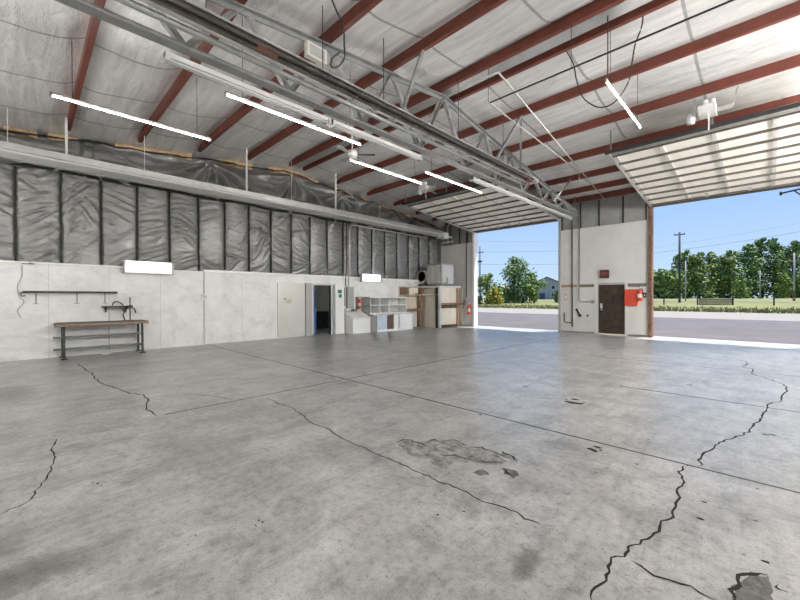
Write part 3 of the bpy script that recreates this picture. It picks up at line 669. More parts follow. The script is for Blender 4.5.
t = thing('wall_rail', 'long dark rail on brackets on the left wall above the workbench', 'rail', (XL, .9, 1.66))
put(MB().bar((XL+.12, -.05, 1.67), (XL+.12, 1.8, 1.67), .05, .055), 'rail', DKGREY, t)
for px in (36, 77, 105):
    y = on('X', XL, px, 300).y; put(MB().box(XL, XL+.15, y-.012, y+.012, 1.615, 1.64).box(XL, XL+.015, y-.014, y+.014, 1.38, 1.66).box(XL, XL+.03, y-.05, y+.05, 1.37, 1.385), 'bracket', GREY, t)
put(MB().tube([(XL+.12, -.05, 1.67), (XL+.12, -.09, 1.62), (XL+.12, -.06, 1.57), (XL+.12, -.0, 1.58)], .016, 7), 'hook', DKGREY, t)
cable('cord', 'thin cord hanging past the left end of the wall rail', [on('X', XL+.02, *p) for p in [(22,264),(22,275),(18,283),(18,290),(20,296),(24,301),(18,308),(18,312),(21,316)]], .008, GREY)

t = thing('wall_shelf', 'short dark shelf on the left wall over the right half of the workbench', 'shelf', (XL, 1.8, 1.27))
put(MB().box(XL, XL+.28, 1.46, 2.13, 1.27, 1.30), 'board', DKGREY, t)
for y in (1.55, 2.0): put(MB().prism([(XL, 1.27), (XL+.22, 1.27), (XL+.02, 1.12), (XL, 1.12)], 'Y', y-.01, y+.01), 'bracket', DKGREY, t)
cable('handle_tool', 'curved dark handle tool lying on the short wall shelf', [(XL+.16, 1.68, 1.315), (XL+.15, 1.72, 1.40), (XL+.14, 1.79, 1.42), (XL+.14, 1.87, 1.38), (XL+.14, 1.93, 1.315)], .016, DKGREY, 'tool')

# workbench
bx0, bx1, by0, by1, bz = XL+.06, -12.22, .50, 2.41, .88
t = thing('workbench', 'long wooden topped workbench with dark steel legs against the left wall', 'workbench', ((bx0+bx1)/2, (by0+by1)/2, 0))
tp = put(MB().box(bx0, bx1, by0, by1, bz-.07, bz), 'worktop', WOOD, t, bevel=.006)
put(MB().box(bx0, bx1-.04, by0+.02, by1-.02, bz, bz+.012), 'top_skin', mat('oily_board', (.07, .065, .05), .6, 0, .4, 5), t)
put(MB().box(bx1, bx1+.015, by0, by1, bz-.055, bz-.015), 'edge_strip', mat('bench_edge', (.30, .21, .15), .6, 0, .3, 6), t)
for y, s in ((by0+.16, -1), (by1-.14, 1)):
    for x, sx in ((bx1-.09, 1), (bx0+.08, -1)):
        m2 = MB().bar((x, y, bz-.07), (x+.05*sx*(1 if sx > 0 else 0), y+.0, .02), .05, .05); m2.box(x-.06+.04*(sx > 0), x+.07+.04*(sx > 0), y-.06, y+.06, 0, .025)
        put(m2, 'leg', DKGREY, t)
    put(MB().bar((bx0+.08, y, .22), (bx1-.06, y, .22), .05, .04), 'cross_rail', DKGREY, t)
for z, x in ((.50, bx0+.20), (.20, bx0+.20)): put(MB().box(x-.12, x+.12, by0-.02, by1-.12, z, z+.035), 'shelf', mat('shelf_steel', (.20, .205, .21), .5, .3, .2, 6), t)

# drill stand / clamp on the bench
vy, vx = 2.02, -12.55
t = thing('bench_clamp', 'small dark clamp stand with red base on the workbench', 'tool', (vx, vy, bz+.012))
put(MB().box(vx-.08, vx+.08, vy-.10, vy+.10, bz+.012, bz+.03), 'base', mat('dull_red', (.22, .05, .035), .6), t)
put(MB().tube([(vx, vy+.02, bz+.03), (vx, vy+.02, bz+.66)], .014), 'column', DKGREY, t)
put(MB().tube([(vx, vy-.10, bz+.03), (vx, vy-.14, bz+.18), (vx, vy-.08, bz+.32), (vx, vy+.02, bz+.40), (vx, vy+.12, bz+.34), (vx, vy+.15, bz+.22)], .017, 7), 'arm', DKGREY, t, smooth=True)
put(MB().box(vx-.05, vx+.05, vy-.03, vy+.07, bz+.36, bz+.44), 'head', DKGREY, t)
cable('plumb_cord', 'thin cord hanging from the shelf behind the workbench', [(XL+.05, 1.62, 1.13), (XL+.05, 1.62, .1)], .006, GREY)
o = put(MB().lathe((-12.55, 1.5, 0), [(0, 0), (.06, 0), (.10, .035), (.085, .035), (.05, .012), (0, .012)], 18), 'dish', WHITE, at=(-12.55, 1.5, 0), smooth=True); tag(o, 'small white dish on the floor under the workbench', 'dish')

# outlet box with conduit
t = thing('outlet_box', 'small white outlet box with a thin conduit on the bare part of the left wall', 'electrical box', (XL, 4.07, 1.5))
put(MB().box(XL, XL+.07, 3.98, 4.16, 1.47, 1.63), 'box', WHITE, t, bevel=.008)
put(MB().box(XL+.07, XL+.075, 4.01, 4.13, 1.50, 1.60), 'cover_plate', WPANEL, t)
put(MB().tube([(XL+.03, 4.07, .05), (XL+.03, 4.07, 1.47)], .018), 'conduit', STILE, t); put(MB().tube([(XL+.03, 4.07, 1.63), (XL+.03, 4.07, 2.36)], .018), 'conduit', STILE, t)

# sliding panel door left of the doorway
d5 = bpy.data.objects.new('door_5', None); COL.objects.link(d5); d5.location = (XL+.03, 7.15, 0); d5['kind'] = 'structure'; d5['label'] = 'pale sheet metal panel door left of the dim doorway'
GL = mat('glossy_cream_panel', (.62, .62, .58), .22, .2, .06, 2)
put(MB().box(XL+.005, XL+.05, 6.6, 7.74, .04, 2.08), 'door_leaf', GL, d5)
put(MB().box(XL+.05, XL+.07, 6.85, 6.9, 1.45, 1.5), 'hasp', RUST, d5); put(MB().box(XL+.05, XL+.06, 6.95, 7.15, 1.30, 1.44), 'label_plate', mat('tan_plate', (.50, .42, .30), .6), d5)
struct(MB().box(XL, XL+.09, 7.76, 8.03, 0, 2.1), 'trim_16', mat('shade_grey_post', (.40, .40, .375), .5, 0, .1, 3))  # post colour greyed to carry the shade on it

t = thing('notice_cabinet', 'tall white box cabinet with green notices right of the blue door', 'cabinet', (XL+.1, 9.3, 0))
put(MB().box(XL+.035, XL+.22, 9.07, 9.52, 0, 2.07), 'body', WHITE, t, bevel=.006)
nb = put(MB().box(XL+.22, XL+.226, 9.17, 9.40, 1.50, 1.88), 'notice', mat('notice_paper', (.70, .74, .71), .6), t)
put(MB().box(XL+.226, XL+.228, 9.19, 9.38, 1.70, 1.84), 'print', GREEN, nb); put(MB().box(XL+.226, XL+.228, 9.24, 9.38, 1.52, 1.66), 'print', GREEN, nb)

t = thing('electrical_panel', 'grey electrical panel under the conduits beside the white cabinet', 'electrical panel', (XL, 9.92, 1.05))
put(MB().box(XL, XL+.12, 9.77, 10.12, 1.05, 1.98), 'body', GREYP, t, bevel=.006); put(MB().box(XL+.12, XL+.13, 9.80, 10.09, 1.09, 1.94), 'door', GREYP, t)
put(MB().box(XL+.13, XL+.145, 10.05, 10.08, 1.48, 1.56), 'latch', ALU, t)
o = put(MB().box(XL, XL+.05, 9.58, 9.70, 1.15, 1.96), 'dark_gap_strip', mat('slot_dark', (.10, .10, .095), .6)); tag(o, 'narrow dark strip standing for the gap between white cabinet and electrical panel', 'metal strip')  # dark strip standing in for the dark recess between the boxes

# slant topped bin
t = thing('slant_bin', 'white slant topped bin on the floor under the electrical panel', 'bin', (-12.6, 10.08, 0))
put(MB().prism([(XL+.02, 0), (-12.25, 0), (-12.25, .60), (XL+.02, .90)], 'Y', 9.60, 10.56), 'body', WHITE, t, bevel=.006)
put(MB().prism([(XL+.02, .905), (-12.22, .605), (-12.22, .63), (XL+.02, .93)], 'Y', 9.58, 10.58), 'lid', WHITE, t, bevel=.005)
put(MB().prism([(-12.45, .705), (-12.35, .66), (-12.35, .685), (-12.45, .73)], 'Y', 10.0, 10.2), 'lid_handle', STILE, t)
o = put(MB().box(XL+.03, XL+.16, 9.62, 9.78, .93, 1.02), 'junction_box', WPANEL, bevel=.006); tag(o, 'little pale box on the back edge of the slant topped bin', 'box')
o = put(MB().box(XL+.05, XL+.22, 10.02, 10.22, .915, 1.02), 'jar_box', mat('dull_green', (.10, .16, .11), .6), bevel=.01); tag(o, 'small dull green box at the back of the slant topped bin', 'box')

def extinguisher(x, y, z, n, label, s=1.0, ax='X'):
    t = thing('fire_extinguisher', label, 'fire extinguisher', (x, y, z), None)
    put(MB().lathe((x, y, z), [(0, 0), (.075*s, 0), (.08*s, .02), (.08*s, .34*s), (.055*s, .40*s), (.025*s, .43*s), (.025*s, .46*s), (0, .46*s)], 18), 'cylinder', REDP, t, smooth=True)
    put(MB().lathe((x, y, z+.46*s), [(0, 0), (.03*s, 0), (.03*s, .06*s), (0, .06*s)], 10), 'valve', WHITE, t)
    put(MB().bar((x, y, z+.52*s), (x+.11*s*n[0], y+.11*s*n[1], z+.55*s), .025, .015), 'lever', RUBBER, t)
    put(MB().tube([(x, y, z+.48*s), (x-.09*s*n[1]-.03*n[0], y+.09*s*n[0], z+.44*s), (x-.10*s*n[1], y+.10*s*n[0], z+.18*s)], .014, 7), 'hose', RUBBER, t)
    put(MB().lathe((x, y, z+.12*s), [(.081*s, 0), (.0815*s, .0), (.0815*s, .14*s), (.081*s, .14*s)], 18), 'paper_label', WPANEL, t)
    return t
extinguisher(XL+.14, 10.40, 1.03, (1, 0), 'small red fire extinguisher on the left wall above the slant topped bin', .95)
put(MB().box(XL, XL+.03, 10.30, 10.48, 1.0, 1.55), 'extinguisher_board', STUD); o = bpy.data.objects['extinguisher_board']; tag(o, 'brown backing board behind the small red extinguisher', 'board')

# pigeonhole shelf on low counter
hx, hy0, hy1 = -12.35, 10.62, 12.93
t = thing('low_counter', 'low white counter with an open bay on the floor under the pigeonholes', 'cabinet', (-12.5, 11.95, 0))
cy0, cy1, cx, cz = 10.80, 13.12, -12.1, .74
put(MB().box(XL+.02, cx, cy0, cy1, .0, .08), 'plinth', WHITE, t)
put(MB().box(XL+.02, cx+.02, cy0-.18, cy1+.02, cz, cz+.045), 'worktop', WPANEL, t)
for y in (cy0, 11.38, 11.86, 12.15, cy1-.03): put(MB().box(XL+.02, cx, y, y+.03, .08, cz), 'partition', WHITE, t)
put(MB().box(XL+.02, XL+.05, cy0, cy1, .08, cz), 'back', mat('bay_brown', (.12, .07, .06), .7), t)
put(MB().box(cx-.10, cx-.08, 11.41, 11.86, .10, cz-.04), 'bay_dark_panel', MATS['bay_brown'], t, label='dark brown panel added to make the open bay dark')  # added panel, its colour stands in for the dark inside of the bay
put(MB().box(cx-.02, cx, cy0+.0, 11.38, .08, cz), 'panel', LBLUE, t, label='pale blue front panel')
put(MB().box(cx-.02, cx, 11.89, 12.10, .08, cz), 'panel', WHITE, t)
put(MB().box(cx-.02, cx, 12.22, cy1, .08, cz), 'panel', WHITE, t)
put(MB().box(cx-.06, cx-.025, 12.10, 12.22, .08, cz), 'panel', GREYP, t)
t = thing('pigeonhole_shelf', 'white pigeonhole shelf standing on the low counter', 'shelf', (-12.65, 11.8, .79))
z0, z1 = .785, 1.54
for y in (hy0, hy0+.57, hy0+1.14, hy1-.03): put(MB().box(XL+.04, hx, y, y+.035, z0, z1), 'side_panel', WHITE if y > hy0 else GREYP, t)
for z in (z0, (z0+z1)/2-.015, z1-.04): put(MB().box(XL+.04, hx+.004, hy0, hy1, z, z+.04), 'shelf', WHITE, t)
put(MB().box(XL+.02, XL+.04, hy0, hy1, z0, z1), 'back', WPANEL, t)
cond('thin pipe fitting in the lower pigeonholes', [(XL+.3, 11.2, .83), (XL+.3, 11.24, .98), (XL+.3, 11.3, .88)], .012, GREY, 'pipe_fitting')

# plywood stall in the corner
sx, sy0, sy1, sz = -11.40, 14.35, 16.3, 2.10
t = thing('storage_stall', 'open plywood storage stall with timber studs in the far left corner', 'stall', (-12.2, 15.3, 0))
for (x, y, mm, w_) in ((sx-.05, sy0, WPANEL, .10), (-12.85, sy0, STUD, .09), (-12.62, sy0, STUD, .07), (sx-.02, 15.75, STUD, .12), (-11.62, sy0, DARK, .12)):  # last entry is a dark strip standing in for the dark gap
    put(MB().box(x-w_/2, x+w_/2, y-.04, y+.06, 0, sz-.1), 'post', mm, t)
put(MB().box(XL, sx+.04, sy0-.08, 16.0, sz-.10, sz-.0), 'deck', WPANEL, t)
put(MB().box(XL+.02, XL+.05, sy0, sy1, 0, sz-.1), 'side_board', PLY, t)
put(MB().box(XL+.05, sx-.02, sy1-.03, sy1, 0, sz-.1), 'back_board', PLY, t)
put(MB().box(-12.8, sx, sy0-.01, sy0+.05, 1.62, 1.70), 'rail', PLY, t)
put(MB().box(sx-.06, sx, sy0, sy1, 1.15, 1.24), 'rail', STUD, t)
put(MB().hexa([(-12.50,14.42,0),(-11.80,14.42,0),(-11.80,14.46,0),(-12.50,14.46,0),(-12.50,14.52,1.60),(-11.80,14.52,1.60),(-11.80,14.56,1.60),(-12.50,14.56,1.60)]), 'leaning_panel', mat('cream_door', (.74, .68, .58), .5, 0, .08, 3), t, label='cream panel leaning inside the stall')
put(MB().box(-12.6, -11.95, 14.50, 14.54, 1.72, 1.98), 'top_board', PLY, t)
for x, z in ((-11.40, .65), (-11.40, 1.7)): put(MB().box(sx-.03, sx-.02, sy0+.1, sy1-.4, z-.5, z+.32), 'side_panel', PLY, t)
t = thing('side_shelf', 'plywood shelf box on the left wall between pigeonholes and stall', 'shelf', (XL, 13.6, 1.2))
for y in (13.05, 14.2): put(MB().box(XL, XL+.45, y, y+.04, 1.66, 2.02), 'end_board', STUD, t)
put(MB().box(XL, XL+.48, 13.0, 14.26, 2.02, 2.06), 'top', STILE, t); put(MB().box(XL, XL+.03, 13.0, 14.26, .9, 2.02), 'back', PLY, t)
put(MB().box(XL, XL+.45, 13.0, 14.26, 1.63, 1.66), 'shelf', PLY, t); put(MB().box(XL+.4, XL+.46, 13.3, 13.95, 1.70, 2.0), 'front_board', PLY, t)
put(MB().box(XL, XL+.42, 13.2, 14.26, .86, .94), 'bracket_rail', STUD, t)

# ventilation unit and hose drum on the stall
ux0, ux1, uy0, uy1, uz = -12.33, -11.42, 14.45, 15.5, sz
t = thing('ventilation_unit', 'big grey louvred ventilation unit on top of the plywood stall', 'machine', (-11.9, 15, uz))
put(MB().box(ux0, ux1, uy0, uy1, uz+.05, uz+1.10), 'casing', BRONZE, t, bevel=.01)
m2 = MB()
for k in range(9): m2.box(ux0+.08+.085*k, ux0+.12+.085*k, uy0-.03, uy0, uz+.14, uz+1.02)
put(m2, 'louvres', STILE, t)
put(MB().box(ux1, ux1+.02, uy0+.08, uy1-.08, uz+.16, uz+1.03), 'end_panel', STILE, t)
put(MB().box(ux1+.02, ux1+.12, uy0+.4, uy0+.75, uz+.1, uz+.4), 'motor', STILE, t)
for x in (ux0+.08, ux1-.08): put(MB().box(x-.06, x+.06, uy0, uy1, uz, uz+.05), 'skid', DKGREY, t)
t = thing('drum_fan', 'round dark drum fan standing left of the ventilation unit', 'fan', (-12.68, 14.6, uz))
c0 = (-12.66, 14.52, uz+.50)
put(MB().lathe(c0, [(.27, -.12), (.32, -.12), (.32, .2), (.27, .2), (.27, -.12)], 28, 'Y'), 'housing', STILE, t, smooth=False)
put(MB().lathe(c0, [(0, .16), (.27, .16), (.27, .18), (0, .18)], 28, 'Y'), 'back_plate', DARK, t)
for k in range(4):
    a = k*pi/2+.4; put(MB().bar((c0[0]+.05*cos(a), c0[1]+.02, c0[2]+.05*sin(a)), (c0[0]+.25*cos(a), c0[1]+.06, c0[2]+.25*sin(a)), .12, .012, (0, 1, 0)), 'blade', DKGREY, t)
put(MB().lathe(c0, [(0, -.06), (.06, -.06), (.07, .1), (0, .1)], 14, 'Y'), 'hub', DKGREY, t)
put(MB().box(c0[0]-.25, c0[0]+.25, 14.42, 14.72, uz, uz+.11), 'foot', DKGREY, t)

# left strip of door wall: extinguisher, hoses, conduit
extinguisher(-11.03, YF-.13, .62, (0, -1), 'red fire extinguisher on the strip of wall left of the left opening', 1.15)
t = thing('hose_coil', 'tangle of black hose on hooks beside the left opening', 'hose', (-11.47, YF-.06, 1.1))
for i, (dx, dz, r) in enumerate(((0, .15, .10), (.10, .05, .08), (-.03, -.12, .11))):
    put(MB().tube([(-11.47+dx+r*cos(a*.5), YF-.06-.012*i, 1.2+dz+1.5*r*sin(a*.5)) for a in range(13)], .014, 6), 'loop', RUBBER, t, smooth=True)
put(MB().box(-11.5, -11.44, YF-.06, YF-.02, 1.36, 1.42), 'hook', DKGREY, t)
cond('dark conduit running down the wall left of the left opening', [(-11.24, YF-.043, 1.5), (-11.24, YF-.043, 4.9)], .022, DKGREY)

# middle pier fittings
t = thing('exit_sign', 'dark red sign box on the middle pier above the rusty door', 'sign', (-4.6, YF-.02, 2.27))
put(MB().box(-4.78, -4.45, YF-.10, YF-.02, 2.27, 2.60), 'housing', mat('sign_brown', (.035, .018, .015), .6), t, bevel=.006)
put(MB().box(-4.745, -4.485, YF-.106, YF-.10, 2.34, 2.53), 'face', mat('sign_red', (.11, .018, .015), .5), t)
cu = bpy.data.curves.new('lettering', 'FONT'); cu.body = 'EXIT'; cu.size = .13; cu.extrude = .002; cu.align_x = 'CENTER'; cu.align_y = 'CENTER'
tmp = bpy.data.objects.new('lettering_tmp', cu); COL.objects.link(tmp); bpy.context.view_layer.update()
me = bpy.data.meshes.new_from_object(tmp.evaluated_get(bpy.context.evaluated_depsgraph_get())); bpy.data.objects.remove(tmp)
me.transform(Matrix.Translation(Vector((-4.615, YF-.108, 2.435))-base_of(t)) @ Matrix.Rotation(pi/2, 4, 'X'))
me.materials.clear(); me.materials.append(mat('sign_letter', (.34, .10, .08), .5)); o = bpy.data.objects.new('lettering', me); COL.objects.link(o); o.parent = t

t = thing('fire_cabinet', 'flat red metal cabinet on the middle pier right of the rusty door', 'cabinet', (-3.68, YF-.02, 1.20))
put(MB().box(-3.89, -3.46, YF-.12, YF-.02, 1.18, 1.80), 'body', REDP, t, bevel=.008); put(MB().box(-3.86, -3.49, YF-.128, YF-.12, 1.21, 1.77), 'door', REDP, t)
put(MB().box(-3.53, -3.51, YF-.145, YF-.128, 1.45, 1.55), 'latch', RUST, t)
extinguisher(-3.38, YF-.14, 1.36, (0, -1), 'red and white fire extinguisher hung at the right edge of the red cabinet', 1.0)
t = thing('switch_box', 'small dark switch box at the right edge of the middle pier', 'electrical box', (-3.25, YF-.02, 1.5))
put(MB().box(-3.29, -3.20, YF-.07, YF-.02, 1.48, 1.66), 'box', DKGREY, t); put(MB().box(-3.26, -3.23, YF-.085, YF-.07, 1.54, 1.6), 'toggle', WHITE, t)
t = thing('wall_plate', 'tan switch plate on the left part of the middle pier', 'switch plate', (-6.14, YF-.02, 1.5))
put(MB().box(-6.22, -6.07, YF-.035, YF-.02, 1.38, 1.66), 'plate', mat('tan_plate2', (.55, .40, .24), .5), t); put(MB().box(-6.17, -6.12, YF-.045, YF-.035, 1.44, 1.58), 'switch', WHITE, t)
cond('dark conduit down the middle pier with a hooked foot', [(-5.87, YF-.043, 4.9), (-5.87, YF-.043, .25)], .022, DKGREY)
cond('dark u-shaped pipe end near the floor of the middle pier', [(-6.2, YF-.043, .85), (-6.19, YF-.043, .46), (-6.15, YF-.043, .42), (-5.87, YF-.043, .42)], .02, DKGREY)
cond('grey conduit on the middle pier bending towards the rusty door', [(-5.58, YF-.043, 5.0), (-5.58, YF-.043, 1.42), (-5.55, YF-.043, 1.34), (-5.48, YF-.043, 1.31), (-5.06, YF-.043, 1.31)], .022, GREY)
t = thing('switch_box', 'small grey switch box at the end of the bent conduit by the rusty door', 'electrical box', (-5.02, YF-.02, 1.25))
put(MB().box(-5.10, -4.99, YF-.09, YF-.02, 1.24, 1.38), 'box', GREY, t)
t = thing('lever_latch', 'black lever latch low on the middle pier', 'lever', (-5.62, YF-.02, .8))
put(MB().bar((-5.70, YF-.06, 1.02), (-5.55, YF-.06, .72), .07, .04, (0, 1, 0)), 'lever', RUBBER, t); put(MB().box(-5.62, -5.50, YF-.043, YF-.02, .68, .80), 'plate', RUBBER, t)
put(MB().box(-5.30, -5.22, YF-.04, YF-.02, .70, .78), 'knob', RUBBER, t)

# ================================================================== OUTSIDE
gr = mat('dry_grass', (.11, .13, .035), .9, 0, .35, .6, .6, 6, col2=(.20, .20, .075), stretch=(1, 1, 1))
ASPH = mat('asphalt', (.084, .075, .081), .85, 0, .22, .5, .2, 20)
GRAV = mat('pale_road', (.205, .19, .178), .9, 0, .1, .7)
APRON = mat('bright_apron', (.55, .54, .52), .85, 0, .08, 1)
o = struct(MB().box(-140, 120, 17.0, 33.2, -.3, -.015), 'ground_asphalt', ASPH, label='purple grey asphalt yard outside the doors')
o = struct(MB().box(-140, 120, 33.2, 48, -.3, -.01), 'ground_road', GRAV, label='pale road beyond the asphalt')
def rise(y): return max(0, min(1.0, (y-58)/60))*.95
mb = MB(); mb.grid(lambda x, y: Vector((x, y, rise(y)+.05*noise.noise(Vector((x*.3, y*.3, 0))) if y > 49 else 0)), [-420+20*k for k in range(40)], [48, 50, 54, 58, 64, 72, 80, 90, 105, 120, 150, 200, 300, 420])
struct(mb, 'ground_field', gr, label='dry green field beyond the road')
mb = MB()
for k in range(9000):
    y = 48+ (random.random()**2)*16; x = random.uniform(-75, 35); h = random.uniform(.10, .42)*(1.2 if y < 50 else .8); w_ = random.uniform(.05, .13); a = random.random()*pi; z = rise(y)
    dx, dy = w_*cos(a), w_*sin(a); l = random.uniform(-.12, .12)
    mb.flat([(x-dx, y-dy, z-.02), (x+dx, y+dy, z-.02), (x+l, y+l, z+h)])
o = put(mb, 'tall_grass', mat('grass_blades', (.17, .18, .05), .8, 0, .4, .3, col2=(.34, .31, .13))); tag(o, 'rough tall grass along the edge of the field', 'grass', kind='stuff')
o = struct(MB().box(-60, 120, 92, 95, .4, .60), 'ground_path', GRAV)

LEAFM = {}
def leafmat(n, c, c2): return mat(n, c, .7, 0, .45, 1.2, col2=c2)
L1 = leafmat('poplar_leaves', (.075, .135, .03), (.25, .36, .085)); L2 = leafmat('dark_leaves', (.055, .125, .035), (.18, .30, .085)); L3 = leafmat('light_leaves', (.07, .14, .02), (.21, .32, .05)); L4 = leafmat('yellow_leaves', (.20, .19, .02), (.45, .38, .04))
BARK = mat('bark', (.08, .06, .045), .9, 0, .3, 5)
def tree(name, label, px, d, h, wd, lm, trunk=.25, n=1500, cat='tree', group=None, leaf=.34, blobs=14, seed=1, sp=1.0):
    rnd = random.Random(seed); base = far(px, d); base.z = rise(base.y)-.1
    t = thing(name, label, cat, base, group)
    mb = MB(); B = []
    for k in range(blobs):
        s = (k+.5)/blobs; zz = h*(trunk+(1-trunk)*s*.92); prof = sin(pi*min(1, .18+.80*s))**.6
        a = rnd.random()*2*pi; rr = wd/2*prof*rnd.uniform(.15, .75); B.append((Vector((rr*cos(a), rr*sin(a), zz)), max(.5, wd*.27*prof*rnd.uniform(.7, 1.15)*sp)))
    for k in range(n):
        c, r = rnd.choice(B); u = Vector((rnd.gauss(0, 1), rnd.gauss(0, 1), rnd.gauss(0, .8))); u.normalize(); p = base+c+u*r*(rnd.random()**.45)
        nn = (u+Vector((rnd.gauss(0, .6), rnd.gauss(0, .6), rnd.gauss(.3, .6)))).normalized(); x = nn.orthogonal().normalized(); y = nn.cross(x); q = leaf*rnd.uniform(.6, 1.4); a = rnd.random()*6
        x, y = x*cos(a)+y*sin(a), y*cos(a)-x*sin(a); mb.flat([p-x*q*.5-y*q*.3, p+x*q*.5-y*q*.35, p+x*q*.4+y*q*.4, p-x*q*.4+y*q*.35])
    put(mb, 'foliage', lm, t)
    tb = MB(); tr = max(.06, wd*.035); tb.tube([base+Vector((0, 0, -.1)), base+Vector((.05, 0, h*.4)), base+Vector((.1*rnd.random(), 0, h*.85))], [tr*1.2, tr*.8, tr*.2], 8)
    for k in range(5):
        c, r = B[rnd.randrange(len(B))]; tb.tube([base+Vector((.03, 0, c.z*.6)), base+c*.9+Vector((0, 0, c.z*.05))], [tr*.4, tr*.1], 6)
    put(tb, 'trunk', BARK, t)
    return t
def hh(py, d): return (298-py)*d/F0+EYE-.0     # height of a top seen at py from distance d
# left opening
tree('bush', 'light green bushy tree at the left edge of the left opening', 487, 80, 7.0, 8.0, L3, .0, 2200, seed=3, cat='bush')
tree('shrub', 'yellow green shrub between bushy tree and big round tree', 495, 76, 3.6, 4.4, L4, .02, 800, seed=4, cat='bush')
tree('round_tree', 'big dark round tree in the middle of the left opening', 514, 84, 10.8, 10.0, L2, .0, 4600, seed=5, blobs=30, sp=1.15)
tree('young_tree', 'smaller light green tree right of the big round tree', 534, 80, 6.9, 5.0, L3, .12, 1500, seed=6)
tree('bush', 'dark bush in front of the grey house at the pier edge', 558, 80, 3.0, 2.5, L2, .02, 400, seed=8, cat='bush')
# house
hb = far(547, 118); hb.z = rise(hb.y)-.1
t = thing('house', 'grey gabled house half hidden by the middle pier', 'house', hb)
uX = Vector((.93, .36, 0)); uY = Vector((-.36, .93, 0))
def H(x, y, z): return hb+uX*x+uY*y+Vector((0, 0, z))
HW = mat('house_siding', (.30, .32, .36), .7, 0, .08, 3); HR = mat('house_roof', (.11, .11, .125), .85, 0, .2, 3)
W2 = 4.6
put(MB().loft([[H(-W2, y, 0), H(W2, y, 0), H(W2, y, 4.9), H(0, y, 7.0), H(-W2, y, 4.9)] for y in (0, 8)]), 'walls', HW, t)
m2 = MB()
for s in (-1, 1): m2.hexa([H(s*(W2+.6), -.5, 4.65), H(0, -.5, 7.0), H(0, 8.5, 7.0), H(s*(W2+.6), 8.5, 4.65), H(s*(W2+.6), -.5, 4.9), H(0, -.5, 7.3), H(0, 8.5, 7.3), H(s*(W2+.6), 8.5, 4.9)])
put(m2, 'roof', HR, t)
for x, z in ((-1.6, 3.2), (1.8, 3.2), (1.8, .9)): 
    w_ = put(MB().hexa([H(x-.6, -.05, z), H(x+.6, -.05, z), H(x+.6, .02, z), H(x-.6, .02, z), H(x-.6, -.05, z+1.3), H(x+.6, -.05, z+1.3), H(x+.6, .02, z+1.3), H(x-.6, .02, z+1.3)]), 'window', WHITE, t)
    put(MB().hexa([H(x-.5, -.08, z+.1), H(x+.5, -.08, z+.1), H(x+.5, -.04, z+.1), H(x-.5, -.04, z+.1), H(x-.5, -.08, z+1.2), H(x+.5, -.08, z+1.2), H(x+.5, -.04, z+1.2), H(x-.5, -.04, z+1.2)]), 'pane', DARK, w_)
put(MB().hexa([H(-2.2, -.06, 0), H(-.6, -.06, 0), H(-.6, .02, 0), H(-2.2, .02, 0), H(-2.2, -.06, 2.1), H(-.6, -.06, 2.1), H(-.6, .02, 2.1), H(-2.2, .02, 2.1)]), 'garage_door', mat('garage_dark', (.06, .07, .09), .6), t)
# shed roof behind shrub
sb = far(501, 105); sb.z = rise(sb.y)-.1
t = thing('shed', 'low brown shed behind the shrub left of the big round tree', 'shed', sb)
put(MB().box(sb.x-3.6, sb.x+3.6, sb.y, sb.y+4, sb.z, sb.z+2.6), 'walls', mat('shed_brown', (.16, .09, .06), .8), t)
put(MB().loft([[(sb.x-4, y, sb.z+2.6), (sb.x+4, y, sb.z+2.6), (sb.x, y, sb.z+4.4)] for y in (sb.y-.4, sb.y+4.4)]), 'roof', mat('shed_roof', (.34, .24, .17), .8), t)
o = put(MB().box(far(505, 95).x-3, far(505, 95).x+6, far(505, 95).y, far(505, 95).y+.15, .3, 1.9), 'board_fence', mat('dark_boards', (.09, .075, .065), .9, 0, .3, 2, stretch=(6, 1, 1)), at=far(505, 95)); tag(o, 'dark board fence under the big round tree', 'fence')

# right opening: row of trees
for i, (px, d, top, wd, lm, lab) in enumerate([
    (657, 120, 274, 9, L1, 'low dark tree at the left edge of the right opening'), (670, 118, 275, 8, L1, 'low dark tree just left of the tall pole'),
    (684, 122, 254, 8, L1, 'tree directly behind the tall dark pole'), (699, 118, 257, 9, L1, 'medium tree behind the short grey pole'),
    (713, 122, 256, 8.5, L1, 'medium tree over the slatted fence'), (729, 118, 254, 9, L1, 'tree at the right end of the slatted fence'),
    (747, 122, 247, 8.5, L2, 'tall tree left of the tallest crown'), (761, 126, 240, 10, L2, 'tallest tree in the right opening'), (777, 122, 241, 9, L2, 'tall tree right of the tallest crown'), (793, 118, 244, 9, L1, 'tall tree behind the grey pole with a brown foot'), (808, 122, 246, 9, L1, 'tall tree at the right edge of the picture')]):
    tree('tree', lab, px, d, hh(top-3, d), wd*1.25, lm, .04, 2700, seed=20+i, group='row of trees beyond the field', leaf=.60, blobs=22, sp=1.0)
tree('shrub', 'bright light green shrub in front of the tree row', 740, 104, 7.2, 5, L3, .03, 700, seed=41, cat='bush', leaf=.4)
tree('shrub', 'light green shrub right of the tallest tree', 782, 106, 8.0, 6.5, L3, .03, 800, seed=42, cat='bush', leaf=.4)

